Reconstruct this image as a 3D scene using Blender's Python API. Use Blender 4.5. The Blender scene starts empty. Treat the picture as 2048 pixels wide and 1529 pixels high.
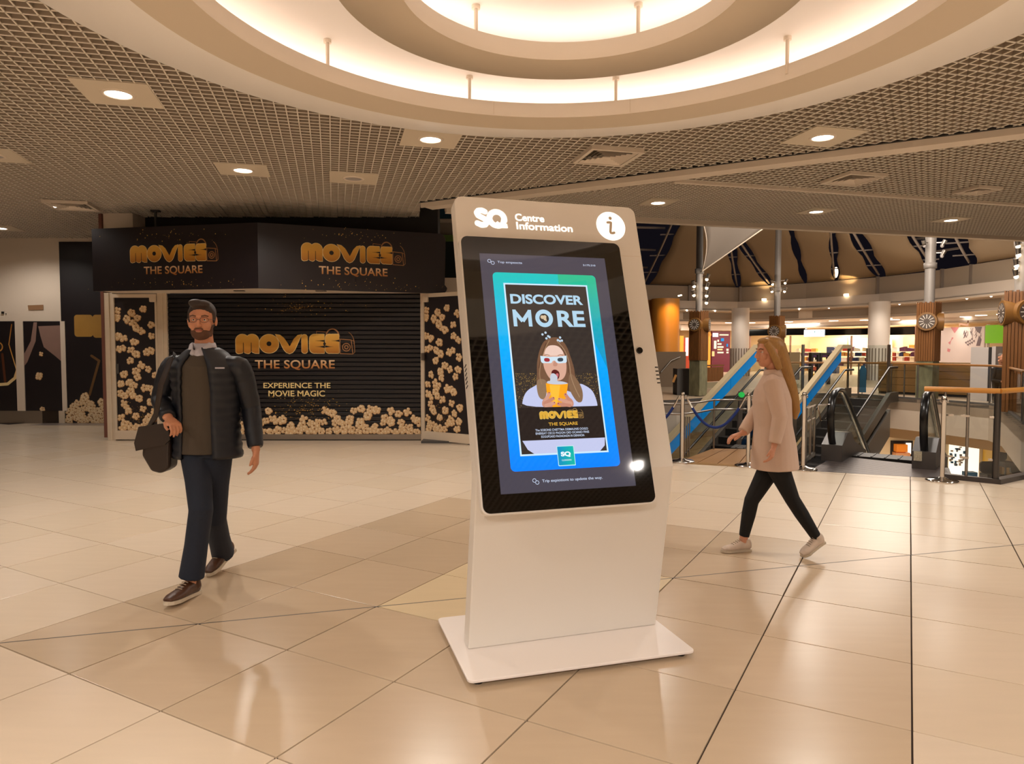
import bpy, bmesh, math, random
from mathutils import Vector, Matrix
random.seed(7)
S = bpy.context.scene
COL = S.collection
R = math.radians

# ---------------------------------------------------------------- camera, world, lights, exposure
FPX, PCX, PCY, EYE, PITCH = 1405.0, 1024.0, 764.5, 1.5, R(2.669)
cam_d = bpy.data.cameras.new('camera'); cam = bpy.data.objects.new('camera', cam_d); COL.objects.link(cam)
cam_d.sensor_fit = 'HORIZONTAL'; cam_d.sensor_width = 36.0; cam_d.lens = 36.0*FPX/2048.0
cam_d.clip_start = 0.05; cam_d.clip_end = 300
cam.location = (0, 0, EYE); cam.rotation_euler = (math.pi/2-PITCH, 0, 0)
S.camera = cam
S.view_settings.view_transform = 'Standard'; S.view_settings.look = 'None'
S.view_settings.gamma = 1.0; S.view_settings.exposure = 0.0
S.view_settings.use_curve_mapping = False
w = bpy.data.worlds.new('night_sky'); S.world = w; w.use_nodes = True
w.node_tree.nodes['Background'].inputs[0].default_value = (0.005, 0.004, 0.006, 1)
w.node_tree.nodes['Background'].inputs[1].default_value = 1.0
CEIL = 3.72
WARM = (1.0, 0.915, 0.83); WARM2 = (1.0, 0.87, 0.74)
LIGHTS = []
def spot(x, y, z, watts, ang=125, col=WARM, size=0.07, blend=0.6, aim=None):
    d = bpy.data.lights.new('spot_lamp', 'SPOT'); d.energy = watts; d.color = col
    d.spot_size = R(ang); d.spot_blend = blend; d.shadow_soft_size = size
    o = bpy.data.objects.new('spot_lamp', d); COL.objects.link(o); o.location = (x, y, z)
    if aim is not None:
        o.rotation_euler = (Vector(aim)-Vector((x, y, z))).to_track_quat('-Z', 'Y').to_euler()
    return o
def area(x, y, z, sx, sy, watts, col=WARM, rot=(0, 0, 0)):
    d = bpy.data.lights.new('area_lamp', 'AREA'); d.shape = 'RECTANGLE'; d.size = sx; d.size_y = sy
    d.energy = watts; d.color = col
    o = bpy.data.objects.new('area_lamp', d); COL.objects.link(o); o.location = (x, y, z); o.rotation_euler = rot
    return o
# lit downlights of the hall (in view), then unseen lamps behind and beside the camera, most added to brighten kiosk and near floor
LIT = [(-3.42, 6.21), (-0.86, 7.53), (-3.33, 8.81), (-9.37, 12.97), (3.25, 7.46), (2.21, 10.74), (4.90, 11.43), (7.53, 12.17)]
UNLIT = [(-2.06, 9.24), (-5.95, 8.15)]
UNSEEN_SPOTS = [(-6.6, 5.6), (-9.2, 8.6), (-7.0, 10.9), (5.7, 4.2), (5.43, -1.02), (7.9, 7.4), (-5.4, 1.8), (-1.0, -3.6), (2.2, -1.6), (-5.0, -2.5), (-9.2, 2.6), (9.2, 3.0), (1.0, -4.5), (6.5,-4.5), (-4.0,-5.5), (-3.0, 0.4)]
for i, (x, y) in enumerate(LIT + UNSEEN_SPOTS):
    p_ = 200 if i < len(LIT) else 235
    if x < -5 and y > 5: p_ = 105
    if -4.5 < x < 0.5 and y < 1: p_ = 230
    if (x, y) == (-1.0, -3.6): p_ = 1700
    if x < -5 and y < 3: p_ = 150
    if (x, y) == (-3.0, 0.4): p_ = 120
    if x > 3 and -2 < y < 5: p_ = 300
    spot(x, y, CEIL-0.03, p_, ang=150)
# the atrium beyond the void
for x, y, z, p in [(16.5, 44.0, 3.1, 260), (23, 38, 3.1, 260), (9, 44, 3.1, 260), (22, 30, 3.1, 200)]:
    area(x, y, z, 5, 2, p, WARM2)
for px, D in ((1480, 37.6), (1757, 32.4), (1610, 36.5), (1900, 29)):
    X_ = (px-1024)/1405*D; spot(X_, D, 3.9, 120, 150, WARM2, .1)  # spots added in front of the ring beam to brighten the columns
# area lamps added to brighten the clock posts, ring beam and canopy wall
area(9.0, 19.0, 5.9, 4, 4, 420, WARM2); area(14.5, 25.5, 5.4, 4, 4, 480, WARM2); area(9.0, 14.6, 5.4, 5, 2, 800, WARM2, rot=(R(78), 0, R(-18)))
# lower level
for x, y, p in [(7.5, 17, 300), (12.0, 21.5, 330), (8.0, 12.5, 140), (13.5, 27.5, 500)]:
    area(x, y, -1.45, 2.5, 1.2, p, WARM2)

# ---------------------------------------------------------------- helpers
def at(px, py, Y):
    """world point seen at a measured photo position, at its own real distance Y"""
    x = (px-PCX)/FPX; y = -(py-PCY)/FPX; c, s = math.cos(PITCH), math.sin(PITCH)
    d = Vector((x, c+y*s, -s+y*c)); return Vector((d.x*Y/d.y, Y, EYE+d.z*Y/d.y))
def on(px, py, z):
    x = (px-PCX)/FPX; y = -(py-PCY)/FPX; c, s = math.cos(PITCH), math.sin(PITCH)
    d = Vector((x, c+y*s, -s+y*c)); t = (z-EYE)/d.z; return Vector((d.x*t, d.y*t, z))
def lin(c):
    if isinstance(c, str):
        c = tuple(int(c[i:i+2], 16)/255 for i in (0, 2, 4))
    return tuple((v/12.92 if v <= 0.04045 else ((v+0.055)/1.055)**2.4) for v in c)
MATS = {}
def mat(name, col='808080', rough=0.6, metal=0.0, emit=None, es=1.0, noise=None, bump=None, spec=0.5, coat=0.0):
    """procedural principled material; noise=(scale, amount, stretch) varies the colour, bump=(scale, strength)"""
    if name in MATS: return MATS[name]
    m = bpy.data.materials.new(name); m.use_nodes = True; nt = m.node_tree; n = nt.nodes; l = nt.links
    b = n['Principled BSDF']; c = lin(col or '808080')
    b.inputs['Base Color'].default_value = (*c, 1); b.inputs['Roughness'].default_value = rough
    b.inputs['Metallic'].default_value = metal; b.inputs['Specular IOR Level'].default_value = spec
    b.inputs['Coat Weight'].default_value = coat; b.inputs['Coat Roughness'].default_value = 0.05
    if emit is not None:
        b.inputs['Emission Color'].default_value = (*lin(emit), 1); b.inputs['Emission Strength'].default_value = es
    if noise or bump:
        tc = n.new('ShaderNodeTexCoord')
    if noise:
        sc, amt, st = noise
        mp = n.new('ShaderNodeMapping'); mp.inputs['Scale'].default_value = st
        nz = n.new('ShaderNodeTexNoise'); nz.inputs['Scale'].default_value = sc; nz.inputs['Detail'].default_value = 4
        mx = n.new('ShaderNodeMix'); mx.data_type = 'RGBA'
        mx.inputs['A'].default_value = (*[v*(1-amt) for v in c], 1); mx.inputs['B'].default_value = (*[min(1, v*(1+amt)) for v in c], 1)
        l.new(tc.outputs['Object'], mp.inputs[0]); l.new(mp.outputs[0], nz.inputs['Vector'])
        l.new(nz.outputs['Fac'], mx.inputs['Factor']); l.new(mx.outputs['Result'], b.inputs['Base Color'])
    if bump:
        nz2 = n.new('ShaderNodeTexNoise'); nz2.inputs['Scale'].default_value = bump[0]
        bp = n.new('ShaderNodeBump'); bp.inputs['Strength'].default_value = bump[1]; bp.inputs['Distance'].default_value = 0.01
        l.new(tc.outputs['Object'], nz2.inputs['Vector']); l.new(nz2.outputs['Fac'], bp.inputs['Height']); l.new(bp.outputs[0], b.inputs['Normal'])
    MATS[name] = m; return m
def glass(name='clear_glass', tint=(0.955, 0.97, 0.96), refl=1.0):
    if name in MATS: return MATS[name]
    m = bpy.data.materials.new(name); m.use_nodes = True; nt = m.node_tree; n = nt.nodes; l = nt.links
    n.remove(n['Principled BSDF']); out = n['Material Output']
    t = n.new('ShaderNodeBsdfTransparent'); t.inputs[0].default_value = (*tint, 1)
    g = n.new('ShaderNodeBsdfGlossy'); g.inputs['Roughness'].default_value = 0.02; g.inputs[0].default_value = (1, 1, 1, 1)
    f = n.new('ShaderNodeFresnel'); f.inputs[0].default_value = 1.45
    # thin pane: reflect on the entering face only (no false total reflection where the ray leaves)
    ge = n.new('ShaderNodeNewGeometry'); su = n.new('ShaderNodeMath'); su.operation = 'SUBTRACT'; su.inputs[0].default_value = 1.0
    mu = n.new('ShaderNodeMath'); mu.operation = 'MULTIPLY'; l.new(ge.outputs['Backfacing'], su.inputs[1]); l.new(su.outputs[0], mu.inputs[0]); l.new(f.outputs[0], mu.inputs[1])
    mx = n.new('ShaderNodeMixShader'); l.new(mu.outputs[0], mx.inputs[0]); l.new(t.outputs[0], mx.inputs[1]); l.new(g.outputs[0], mx.inputs[2])
    l.new(mx.outputs[0], out.inputs[0]); MATS[name] = m; return m

class MB:
    """collects geometry; build() links it as ONE mesh object"""
    def __init__(s): s.v = []; s.f = []; s.mi = []; s.sm = []
    def add(s, verts, faces, mi=0, smooth=False):
        k = len(s.v); s.v += [tuple(p) for p in verts]
        for f in faces: s.f.append([i+k for i in f]); s.mi.append(mi); s.sm.append(smooth)
        return s
    def box(s, lo, hi, mi=0, M=None):
        x0, y0, z0 = lo; x1, y1, z1 = hi
        v = [Vector(p) for p in [(x0,y0,z0),(x1,y0,z0),(x1,y1,z0),(x0,y1,z0),(x0,y0,z1),(x1,y0,z1),(x1,y1,z1),(x0,y1,z1)]]
        if M is not None: v = [M @ p for p in v]
        return s.add(v, [(0,3,2,1),(4,5,6,7),(0,1,5,4),(1,2,6,5),(2,3,7,6),(3,0,4,7)], mi)
    def prism(s, pts, n0, n1, mi=0, fr=None):
        """pts: 2D outline; extruded from n0 to n1 along the frame normal; fr(u,v,n)->3D (default x,y,z)"""
        fr = fr or (lambda u, v, n: (u, v, n)); k = len(pts)
        v = [fr(p[0], p[1], n0) for p in pts]+[fr(p[0], p[1], n1) for p in pts]
        return s.add(v, [list(range(k))[::-1], list(range(k, 2*k))]+[(i, (i+1) % k, (i+1) % k+k, i+k) for i in range(k)], mi)
    def flat(s, pts, n=0.0, mi=0, fr=None):
        fr = fr or (lambda u, v, n: (u, v, n))
        return s.add([fr(p[0], p[1], n) for p in pts], [list(range(len(pts)))], mi)
    def bar(s, a, b, wd, ht=None, mi=0, up=(0, 0, 1)):
        a, b = Vector(a), Vector(b); ht = ht or wd; d = (b-a).normalized(); u = Vector(up)
        if abs(d.dot(u)) > 0.99: u = Vector((0, 1, 0))
        r = d.cross(u).normalized(); u = r.cross(d)
        v = []
        for p in (a, b):
            for sx, sy in ((-1,-1),(1,-1),(1,1),(-1,1)): v.append(p+r*sx*wd/2+u*sy*ht/2)
        return s.add(v, [(0,1,2,3)[::-1],(4,5,6,7),(0,1,5,4),(1,2,6,5),(2,3,7,6),(3,0,4,7)], mi)
    def tube(s, pts, rad, seg=12, mi=0, cap=True, closed=False, flat_=None, smooth=True):
        """round tube through pts; rad a number or one (rx,ry) / number per point"""
        pts = [Vector(p) for p in pts]; n = len(pts)
        rr = rad if isinstance(rad, (list, tuple)) else [rad]*n
        rr = [(r, r) if not isinstance(r, (list, tuple)) else r for r in rr]
        ref = Vector(flat_) if flat_ is not None else None; rings = []; prev = None
        for i, p in enumerate(pts):
            if closed: d = (pts[(i+1) % n]-pts[i-1]).normalized()
            else: d = (pts[min(i+1, n-1)]-pts[max(i-1, 0)]).normalized()
            if ref is not None: u = ref-d*ref.dot(d)
            elif prev is None:
                u = Vector((0, 0, 1)) if abs(d.z) < 0.9 else Vector((1, 0, 0)); u = u-d*u.dot(d)
            else: u = prev-d*prev.dot(d)
            u.normalize(); prev = u; v = d.cross(u)
            rings.append([p+u*math.cos(2*math.pi*k/seg)*rr[i][0]+v*math.sin(2*math.pi*k/seg)*rr[i][1] for k in range(seg)])
        k0 = len(s.v); fs = []
        m = n if closed else n-1
        for i in range(m):
            j = (i+1) % n
            for k in range(seg): fs.append((i*seg+k, i*seg+(k+1) % seg, j*seg+(k+1) % seg, j*seg+k))
        vv = [p for r in rings for p in r]
        s.add(vv, fs, mi, smooth)
        if cap and not closed:
            s.add(rings[0], [list(range(seg))[::-1]], mi); s.add(rings[-1], [list(range(seg))], mi)
        return s
    def cyl(s, a, b, r, seg=20, mi=0, r2=None, cap=True):
        return s.tube([a, b], [r, r if r2 is None else r2], seg, mi, cap)
    def lathe(s, prof, c=(0, 0, 0), seg=32, mi=0, smooth=True, close=False):
        n = len(prof); v = []
        for k in range(seg):
            a = 2*math.pi*k/seg; v += [(c[0]+r*math.cos(a), c[1]+r*math.sin(a), c[2]+z) for r, z in prof]
        f = []
        for k in range(seg):
            k2 = (k+1) % seg
            for i in range(n if close else n-1): f.append((k*n+i, k2*n+i, k2*n+(i+1) % n, k*n+(i+1) % n))
        return s.add(v, f, mi, smooth)
    def ball(s, c, r, seg=14, rings=9, mi=0, M=None):
        r = r if isinstance(r, (list, tuple)) else (r, r, r); v = []; f = []
        for i in range(rings+1):
            t = math.pi*i/rings
            for k in range(seg):
                a = 2*math.pi*k/seg
                p = Vector((r[0]*math.sin(t)*math.cos(a), r[1]*math.sin(t)*math.sin(a), r[2]*math.cos(t)))
                if M is not None: p = M @ p
                v.append(Vector(c)+p)
        for i in range(rings):
            for k in range(seg): f.append((i*seg+k, (i+1)*seg+k, (i+1)*seg+(k+1) % seg, i*seg+(k+1) % seg))
        return s.add(v, f, mi, True)
    def mesh(s, name, mats):
        me = bpy.data.meshes.new(name); me.from_pydata(s.v, [], s.f)
        for m in (mats if isinstance(mats, (list, tuple)) else [mats]): me.materials.append(m)
        me.polygons.foreach_set('material_index', s.mi); me.polygons.foreach_set('use_smooth', s.sm)
        me.update(); return me
    def build(s, name, mats, parent=None, **kw):
        o = bpy.data.objects.new(name, s.mesh(name, mats)); COL.objects.link(o)
        if parent is not None: o.parent = parent; o.matrix_parent_inverse = parent_inv(parent)
        tag(o, **kw); return o
def world_of(o):
    M = Matrix.LocRotScale(o.location, o.rotation_euler, o.scale)
    return (world_of(o.parent) @ o.matrix_parent_inverse @ M) if o.parent else M
def parent_inv(p): return world_of(p).inverted()
def tag(o, label=None, cat=None, group=None, kind=None):
    if label: o['label'] = label
    if cat: o['category'] = cat
    if group: o['group'] = group
    if kind: o['kind'] = kind
    return o
def empty(name, loc=(0, 0, 0), rz=0.0, **kw):
    o = bpy.data.objects.new(name, None); COL.objects.link(o); o.location = loc; o.rotation_euler = (0, 0, rz)
    o.empty_display_size = 0.1; tag(o, **kw); return o
KIDS = {}
def kids(o): return [c for c in COL.objects if c.parent == o]
def dup(root, loc, rz, label, group=None):
    """copy a thing with its parts and sub-parts (children are linked by world-space mesh + parent inverse)"""
    old = world_of(root); r = root.copy(); COL.objects.link(r); r.location = loc; r.rotation_euler = (0, 0, rz); r['label'] = label
    if group: r['group'] = group
    for ch in kids(root):
        c = ch.copy(); COL.objects.link(c); c.parent = r; c.matrix_parent_inverse = ch.matrix_parent_inverse
        for g in kids(ch):
            d = g.copy(); COL.objects.link(d); d.parent = c; d.matrix_parent_inverse = g.matrix_parent_inverse
    return r
def frame(O, ux, uy, nn):
    O, ux, uy, nn = Vector(O), Vector(ux).normalized(), Vector(uy).normalized(), Vector(nn).normalized()
    return lambda u, v, n=0.0: O+ux*u+uy*v+nn*n
def rrect(x0, y0, x1, y1, r, seg=5):
    p = []
    for cx, cy, a0 in ((x1-r, y1-r, 0), (x0+r, y1-r, 90), (x0+r, y0+r, 180), (x1-r, y0+r, 270)):
        for k in range(seg+1):
            a = R(a0+90*k/seg); p.append((cx+r*math.cos(a), cy+r*math.sin(a)))
    return p
def circ(cx, cy, r, seg=24, ry=None, a0=0, a1=360):
    ry = r if ry is None else ry
    n = seg if abs(a1-a0) >= 360 else seg+1
    return [(cx+r*math.cos(R(a0+(a1-a0)*k/seg)), cy+ry*math.sin(R(a0+(a1-a0)*k/seg))) for k in range(n)]
def stroke(mb, pts, wd, n=0.0, mi=0, fr=None, cap=True):
    """fat flat stroke with round joints"""
    for i in range(len(pts)-1):
        a, b = Vector(pts[i]), Vector(pts[i+1]); d = b-a
        if d.length < 1e-9: continue
        d.normalize(); q = Vector((-d.y, d.x))*wd/2
        mb.flat([a-q, b-q, b+q, a+q], n+i*1.2e-5, mi, fr)
    if cap:
        for k, p in enumerate(pts): mb.flat(circ(p[0], p[1], wd/2, 14), n+k*1.2e-5+6e-6, mi, fr)
_tc = {}
def text2d(body, bold=0.0, spacing=1.0):
    """outline of the built-in font as flat mesh, normalised: returns verts (x,y), faces, width, height (cap height in units)"""
    key = (body, bold, spacing)
    if key in _tc: return _tc[key]
    cu = bpy.data.curves.new('lettering', 'FONT'); cu.body = body; cu.size = 1.0; cu.offset = bold; cu.space_character = spacing
    cu.resolution_u = 6; cu.align_x = 'LEFT'
    o = bpy.data.objects.new('lettering_tmp', cu); COL.objects.link(o)
    dg = bpy.context.evaluated_depsgraph_get(); me = bpy.data.meshes.new_from_object(o.evaluated_get(dg))
    v = [(p.co.x, p.co.y) for p in me.vertices]; f = [list(p.vertices) for p in me.polygons]
    bpy.data.objects.remove(o); bpy.data.meshes.remove(me); bpy.data.curves.remove(cu)
    x0 = min(p[0] for p in v); x1 = max(p[0] for p in v); y0 = min(p[1] for p in v); y1 = max(p[1] for p in v)
    _tc[key] = (v, f, (x0, y0, x1, y1)); return _tc[key]
def put_text(mb, body, x0, y0, x1, y1, n=0.0, mi=0, fr=None, bold=0.0, spacing=1.0, flip=False):
    """fit the text's bounding box into x0..x1, y0..y1 of the frame"""
    v, f, (a, b, c, d) = text2d(body, bold, spacing); fr = fr or (lambda u, v, n: (u, v, n))
    mb.add([fr(x0+(p[0]-a)/(c-a)*(x1-x0), y0+(p[1]-b)/(d-b)*(y1-y0), n) for p in v], f, mi)
def fuse(parts, name, voxel, mats, parent=None, smooth=2, **kw):
    """fuse closed pieces of one MB into a single continuous skin"""
    me = parts.mesh(name+'_tmp', mats); o = bpy.data.objects.new(name+'_tmp', me); COL.objects.link(o)
    md = o.modifiers.new('r', 'REMESH'); md.mode = 'VOXEL'; md.voxel_size = voxel; md.use_smooth_shade = True
    if smooth:
        ms = o.modifiers.new('s', 'SMOOTH'); ms.factor = 0.6; ms.iterations = smooth
    dg = bpy.context.evaluated_depsgraph_get(); new = bpy.data.meshes.new_from_object(o.evaluated_get(dg))
    bpy.data.objects.remove(o); bpy.data.meshes.remove(me)
    new.name = name; new.materials.clear()
    for m in (mats if isinstance(mats, (list, tuple)) else [mats]): new.materials.append(m)
    for p in new.polygons: p.use_smooth = True
    r = bpy.data.objects.new(name, new); COL.objects.link(r)
    if parent is not None: r.parent = parent; r.matrix_parent_inverse = parent_inv(parent)
    tag(r, **kw); return r

# ---------------------------------------------------------------- materials
M_tile = []
def tile_mat(name, col, amt=0.05):
    m = mat(name, col, rough=0.24, noise=(2.2, amt, (1, 7, 1)), bump=(3.0, 0.02), spec=0.45)
    return m
T_light = [tile_mat('light_limestone', 'DCC8B0'), tile_mat('light_limestone_b', 'DAC6AD'), tile_mat('light_limestone_c', 'DDCAB3')]
T_beige = [tile_mat('beige_limestone', 'C6AF93'), tile_mat('beige_limestone_b', 'C8B196'), tile_mat('beige_limestone_c', 'C3AC90')]
T_warm = [tile_mat('yellow_limestone', 'DCC6A2')]
M_grout = mat('dark_grout', '3E2F27', 0.9)
M_white = mat('white_powder_coat', 'E9E2D9', 0.38, bump=(180, 0.03))
M_cream = mat('cream_paint', 'E0D0BD', 0.6, noise=(1.5, 0.03, (1, 1, 1)))
M_tan = mat('tan_paint', 'D8C7AF', 0.65)
M_blade = mat('cell_ceiling_metal', 'E6DBCB', 0.5)
M_web = mat('cell_web_shaded_metal', 'AA9883', 0.6)  # web darker than the flange: shade between the cells put into its colour
M_void = mat('plenum_paint', '2E2822', 0.9)
M_black = mat('black_gloss', '050505', 0.12, coat=0.4)
M_chrome = mat('chrome', 'D8D2CC', 0.12, 1.0)
M_steel = mat('brushed_steel', 'A39C95', 0.34, 1.0, noise=(30, 0.08, (1, 1, 8)))
M_darkprint = mat('dark_print', '191216', 0.42, noise=(2, 0.25, (1, 1, 1)))
M_rubber = mat('black_rubber', '0C0B0B', 0.28)
M_wood = mat('oiled_wood', '744A24', 0.45, noise=(6, 0.3, (4, 4, 0.4)))
M_woodrail = mat('oak_handrail', 'C98A3D', 0.35, noise=(8, 0.15, (1, 1, 1)))
M_lampwhite = mat('lamp_lens', 'FFFFFF', 0.5, emit='FFF1E2', es=14)
M_lampoff = mat('lamp_lens_off', 'A8A09C', 0.4)
M_led = mat('cove_led', 'FFFFFF', 0.5, emit='FFF3EC', es=5.5)
M_dark = mat('dark_panel', '1B1614', 0.6)
M_darkgrey = mat('dark_grey_panel', '4A4643', 0.5)
M_glass = glass()
# ---------------------------------------------------------------- floor
G0 = Vector((-1.71534, 3.77426)); GS = 0.678814; GA = R(29.4675)
GU = Vector((math.sin(GA), math.cos(GA))); GV = Vector((GU.y, -GU.x))
def gp(u, v): return G0+GU*u*GS+GV*v*GS
# edge of the hall floor towards the void: landing line, glass corner, glass side
EA, EB, EC, ED = Vector((-0.6, 10.239)), Vector((5.08, 8.06)), Vector((5.42, 7.77)), Vector((9.0, 10.02))
def yl(a, b, x): return a.y+(b.y-a.y)*(x-a.x)/(b.x-a.x)
def near(p):
    if p.y > 14.2: return False
    if p.x < -0.6: return True
    if p.x < 5.42: return p.y <= yl(EA, EB, p.x) and p.y <= yl(EB, EC, p.x)
    return p.y <= yl(EC, ED, p.x)
def clip(poly, a, b):
    """keep the part to the right of a->b (below, when a->b runs to +x)"""
    out = []; d = b-a
    side = lambda p: d.x*(p.y-a.y)-d.y*(p.x-a.x)
    for i in range(len(poly)):
        p, q = poly[i], poly[(i+1) % len(poly)]; sp, sq = side(p), side(q)
        if sp <= 0: out.append(p)
        if (sp < 0 < sq) or (sq < 0 < sp): out.append(p+(q-p)*(sp/(sp-sq)))
    return out
def inset(poly, g):
    n = len(poly); out = []
    ar = sum(poly[i].x*poly[(i+1) % n].y-poly[(i+1) % n].x*poly[i].y for i in range(n))
    sgn = 1 if ar > 0 else -1
    for i in range(n):
        p0, p, p1 = poly[i-1], poly[i], poly[(i+1) % n]
        d0 = (p-p0); d1 = (p1-p)
        if d0.length < 1e-5 or d1.length < 1e-5: return None
        d0.normalize(); d1.normalize()
        n0 = Vector((-d0.y, d0.x))*sgn; n1 = Vector((-d1.y, d1.x))*sgn
        den = 1+n0.dot(n1)
        if den < 0.15: return None
        out.append(p+(n0+n1)*g/den)
    return out
floor = empty('floor', (0, 0, 0), kind='structure')
b = MB()
slab = [(-16, -9), (16, -9), (16, 7.9)]
b.prism([(-16, -9), (5.42, -9), (5.42, 7.77), (5.08, 8.06), (-0.6, 10.239), (-0.6, 14.2), (-16, 14.2)], -0.35, -0.008)
b.prism([(5.42, -9), (20, -9), (20, 16.95), (5.42, 7.77)], -0.35, -0.008)
b.build('floor_slab', M_grout, floor)
tiles = []
for i in range(-26, 26):
    for j in range(-28, 28):
        q = [gp(i, j), gp(i+1, j), gp(i+1, j+1), gp(i, j+1)]; c = gp(i+.5, j+.5)
        if c.y < -8.2 or c.y > 14.8 or abs(c.x) > 14.5: continue
        ins = [near(p) for p in q]; polys = []
        src = [q] if i != j else [[q[0], q[1], q[2]], [q[0], q[2], q[3]]]
        for s in src:
            if all(near(p) for p in s): polys.append(s); continue
            if not any(near(p) for p in s) and not near(c): continue
            # pieces left and right of the two breaks of the boundary
            up = Vector((0, 1))
            l = clip(s, Vector((-0.6, 0)), Vector((-0.6, 50)))   # keeps x >= -0.6
            for xa, xb, cs in ((-99, -0.6, [(Vector((-20, 14.2)), Vector((20, 14.2)))]), (-0.6, 5.42, [(EA, EB), (EB, EC)]), (5.42, 99, [(EC, ED)])):
                t = clip(s, Vector((xa, 0)), Vector((xa, 1))); t = clip(t, Vector((xb, 1)), Vector((xb, 0))) if t else t
                for a_, b_ in cs:
                    if t: t = clip(t, a_, b_)
                if t and len(t) > 2: polys.append(t)
        for s in polys:
            ar = abs(sum(s[k].x*s[(k+1) % len(s)].y-s[(k+1) % len(s)].x*s[k].y for k in range(len(s))))/2
            if ar < 0.004: continue
            # drop duplicate corners
            t = [s[0]]
            for p in s[1:]:
                if (p-t[-1]).length > 1e-3: t.append(p)
            if (t[0]-t[-1]).length < 1e-3: t.pop()
            s2 = inset(t, 0.0036 if i != j else 0.005)
            if not s2: continue
            cc = sum(s2, Vector((0, 0)))/len(s2)
            beige = (-1 <= i < 5) and (-1 <= j < 5); warm = (1 <= i < 3) and (1 <= j < 3)
            vis = cc.y > 2.0 and abs(cc.x)/cc.y < 0.80
            tiles.append((cc.length if vis else 999, s2, i, j, random.choice(T_warm if warm else T_beige if beige else T_light)))
tiles.sort(key=lambda t: t[0])
rest = {}
whole = {}
for k, (dist, s2, i, j, m) in enumerate(tiles):
    cc = sum(s2, Vector((0, 0)))/len(s2)
    if k < 300 and dist < 900:
        full = (len(s2) == 4 and i != j and abs((s2[0]-s2[1]).length-(GS-0.0072)) < 1e-3 and abs((s2[1]-s2[2]).length-(GS-0.0072)) < 1e-3)
        if full:
            if m.name not in whole:
                h = GS/2-0.0036; mb = MB(); tz = lambda u, v, n: (GU.x*u+GV.x*v, GU.y*u+GV.y*v, n)
                o_ = rrect(-h, -h, h, h, 0.002, 1); mb.prism(o_, -0.009, -0.0006, fr=tz)
                i_ = rrect(-h+.0012, -h+.0012, h-.0012, h-.0012, 0.002, 1); mb.flat([(a, b2) for a, b2 in i_][::-1], 0.0, fr=tz)
                n_ = len(o_); mb.add([tz(*p, -0.0006) for p in o_]+[tz(*p, 0) for p in i_], [(a, (a+1) % n_, (a+1) % n_+n_, a+n_) for a in range(n_)])
                whole[m.name] = mb.mesh('floor_tile', m)
            o = bpy.data.objects.new('floor_tile', whole[m.name]); COL.objects.link(o); o.location = (cc.x, cc.y, 0)
        else:
            mb = MB(); mb.prism([(p.x-cc.x, p.y-cc.y) for p in s2], -0.009, 0.0)
            o = bpy.data.objects.new('floor_tile', mb.mesh('floor_tile', m)); COL.objects.link(o); o.location = (cc.x, cc.y, 0)
        o.parent = floor
    else:
        rest.setdefault(m.name, (MB(), m))[0].prism([(p.x, p.y) for p in s2], -0.009, 0.0)
allrest = MB(); ms = []
for nme, (mb, m) in rest.items():
    ms.append(m); allrest.add(mb.v, mb.f, len(ms)-1)
allrest.build('floor_tiles_beyond', ms, floor, kind='stuff')
# steel movement joint running diagonally through the tile corners
dj = (gp(1, 1)-gp(0, 0)).normalized(); b = MB()
a0 = gp(-3.2, -3.2); b0 = gp(8.5, 8.5)
b.bar((a0.x, a0.y, -0.003), (b0.x, b0.y, -0.003), 0.009, 0.006); b.build('movement_joint', M_darkgrey, floor)

# ---------------------------------------------------------------- ceiling of the hall
ceiling = empty('ceiling', (0, 0, CEIL), kind='structure')
CA = R(14.3); cu = Vector((math.cos(CA), math.sin(CA))); cv = Vector((-cu.y, cu.x))
bd = Vector((0.8704, -0.4923))                           # direction of the long beam
B0 = Vector((-1.39, 10.78)); td = Vector((0.966, 0.2588)); T0 = Vector((2.12, 9.38)); E0 = Vector((2.26, 12.03)); ed = Vector((0.9683, 0.2498))
RC = Vector((0.34, 4.10)); RO = 3.38
polyA = [Vector(p) for p in [(-16, -9), (-16, 14.2), (-6.7, 14.2), (-6.7, 12.2), (-1.6, 12.2)]]+[B0]+[B0+bd*12.0, Vector((16, -9))]
b2 = Vector((2.02, 9.33))
polyB = [b2+td*0.12, b2+td*16, b2+bd*16, b2+bd*0.1]
polyC = [Vector((-0.95, 11.12)), E0+ed*16, T0+td*17, T0+Vector((-0.02, 0.05))]
def runs(poly, O, d):
    """intervals of the line O+t*d inside the polygon, outside the dome circle"""
    ts = []
    for k in range(len(poly)):
        p, q = poly[k], poly[(k+1) % len(poly)]; e = q-p; den = d.x*e.y-d.y*e.x
        if abs(den) < 1e-12: continue
        wv = p-O; t = (wv.x*e.y-wv.y*e.x)/den; s = (wv.x*d.y-wv.y*d.x)/den
        if 0 <= s < 1: ts.append(t)
    ts.sort(); out = []
    for k in range(0, len(ts)-1, 2):
        a, c = ts[k], ts[k+1]; tm = (RC-O).dot(d); dd = (O+d*tm-RC).length
        if dd < RO:
            h = math.sqrt(RO*RO-dd*dd); lo, hi = tm-h, tm+h
            if a < lo: out.append((a, min(c, lo)))
            if c > hi: out.append((max(a, hi), c))
        else: out.append((a, c))
    return [(a, c) for a, c in out if c-a > 0.02]
def cellfield(poly, pitch, th, ht, name):
    b = MB()
    for d, n in ((cu, cv), (cv, cu)):
        for k in range(-260, 261):
            for a, c in runs(poly, n*(k*pitch), d):
                p, q = n*(k*pitch)+d*a, n*(k*pitch)+d*c
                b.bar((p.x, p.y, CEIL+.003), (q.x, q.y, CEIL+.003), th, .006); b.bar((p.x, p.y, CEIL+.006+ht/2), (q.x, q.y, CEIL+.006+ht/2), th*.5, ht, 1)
    return b.build(name, [M_blade, M_web], ceiling, kind='stuff')
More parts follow.
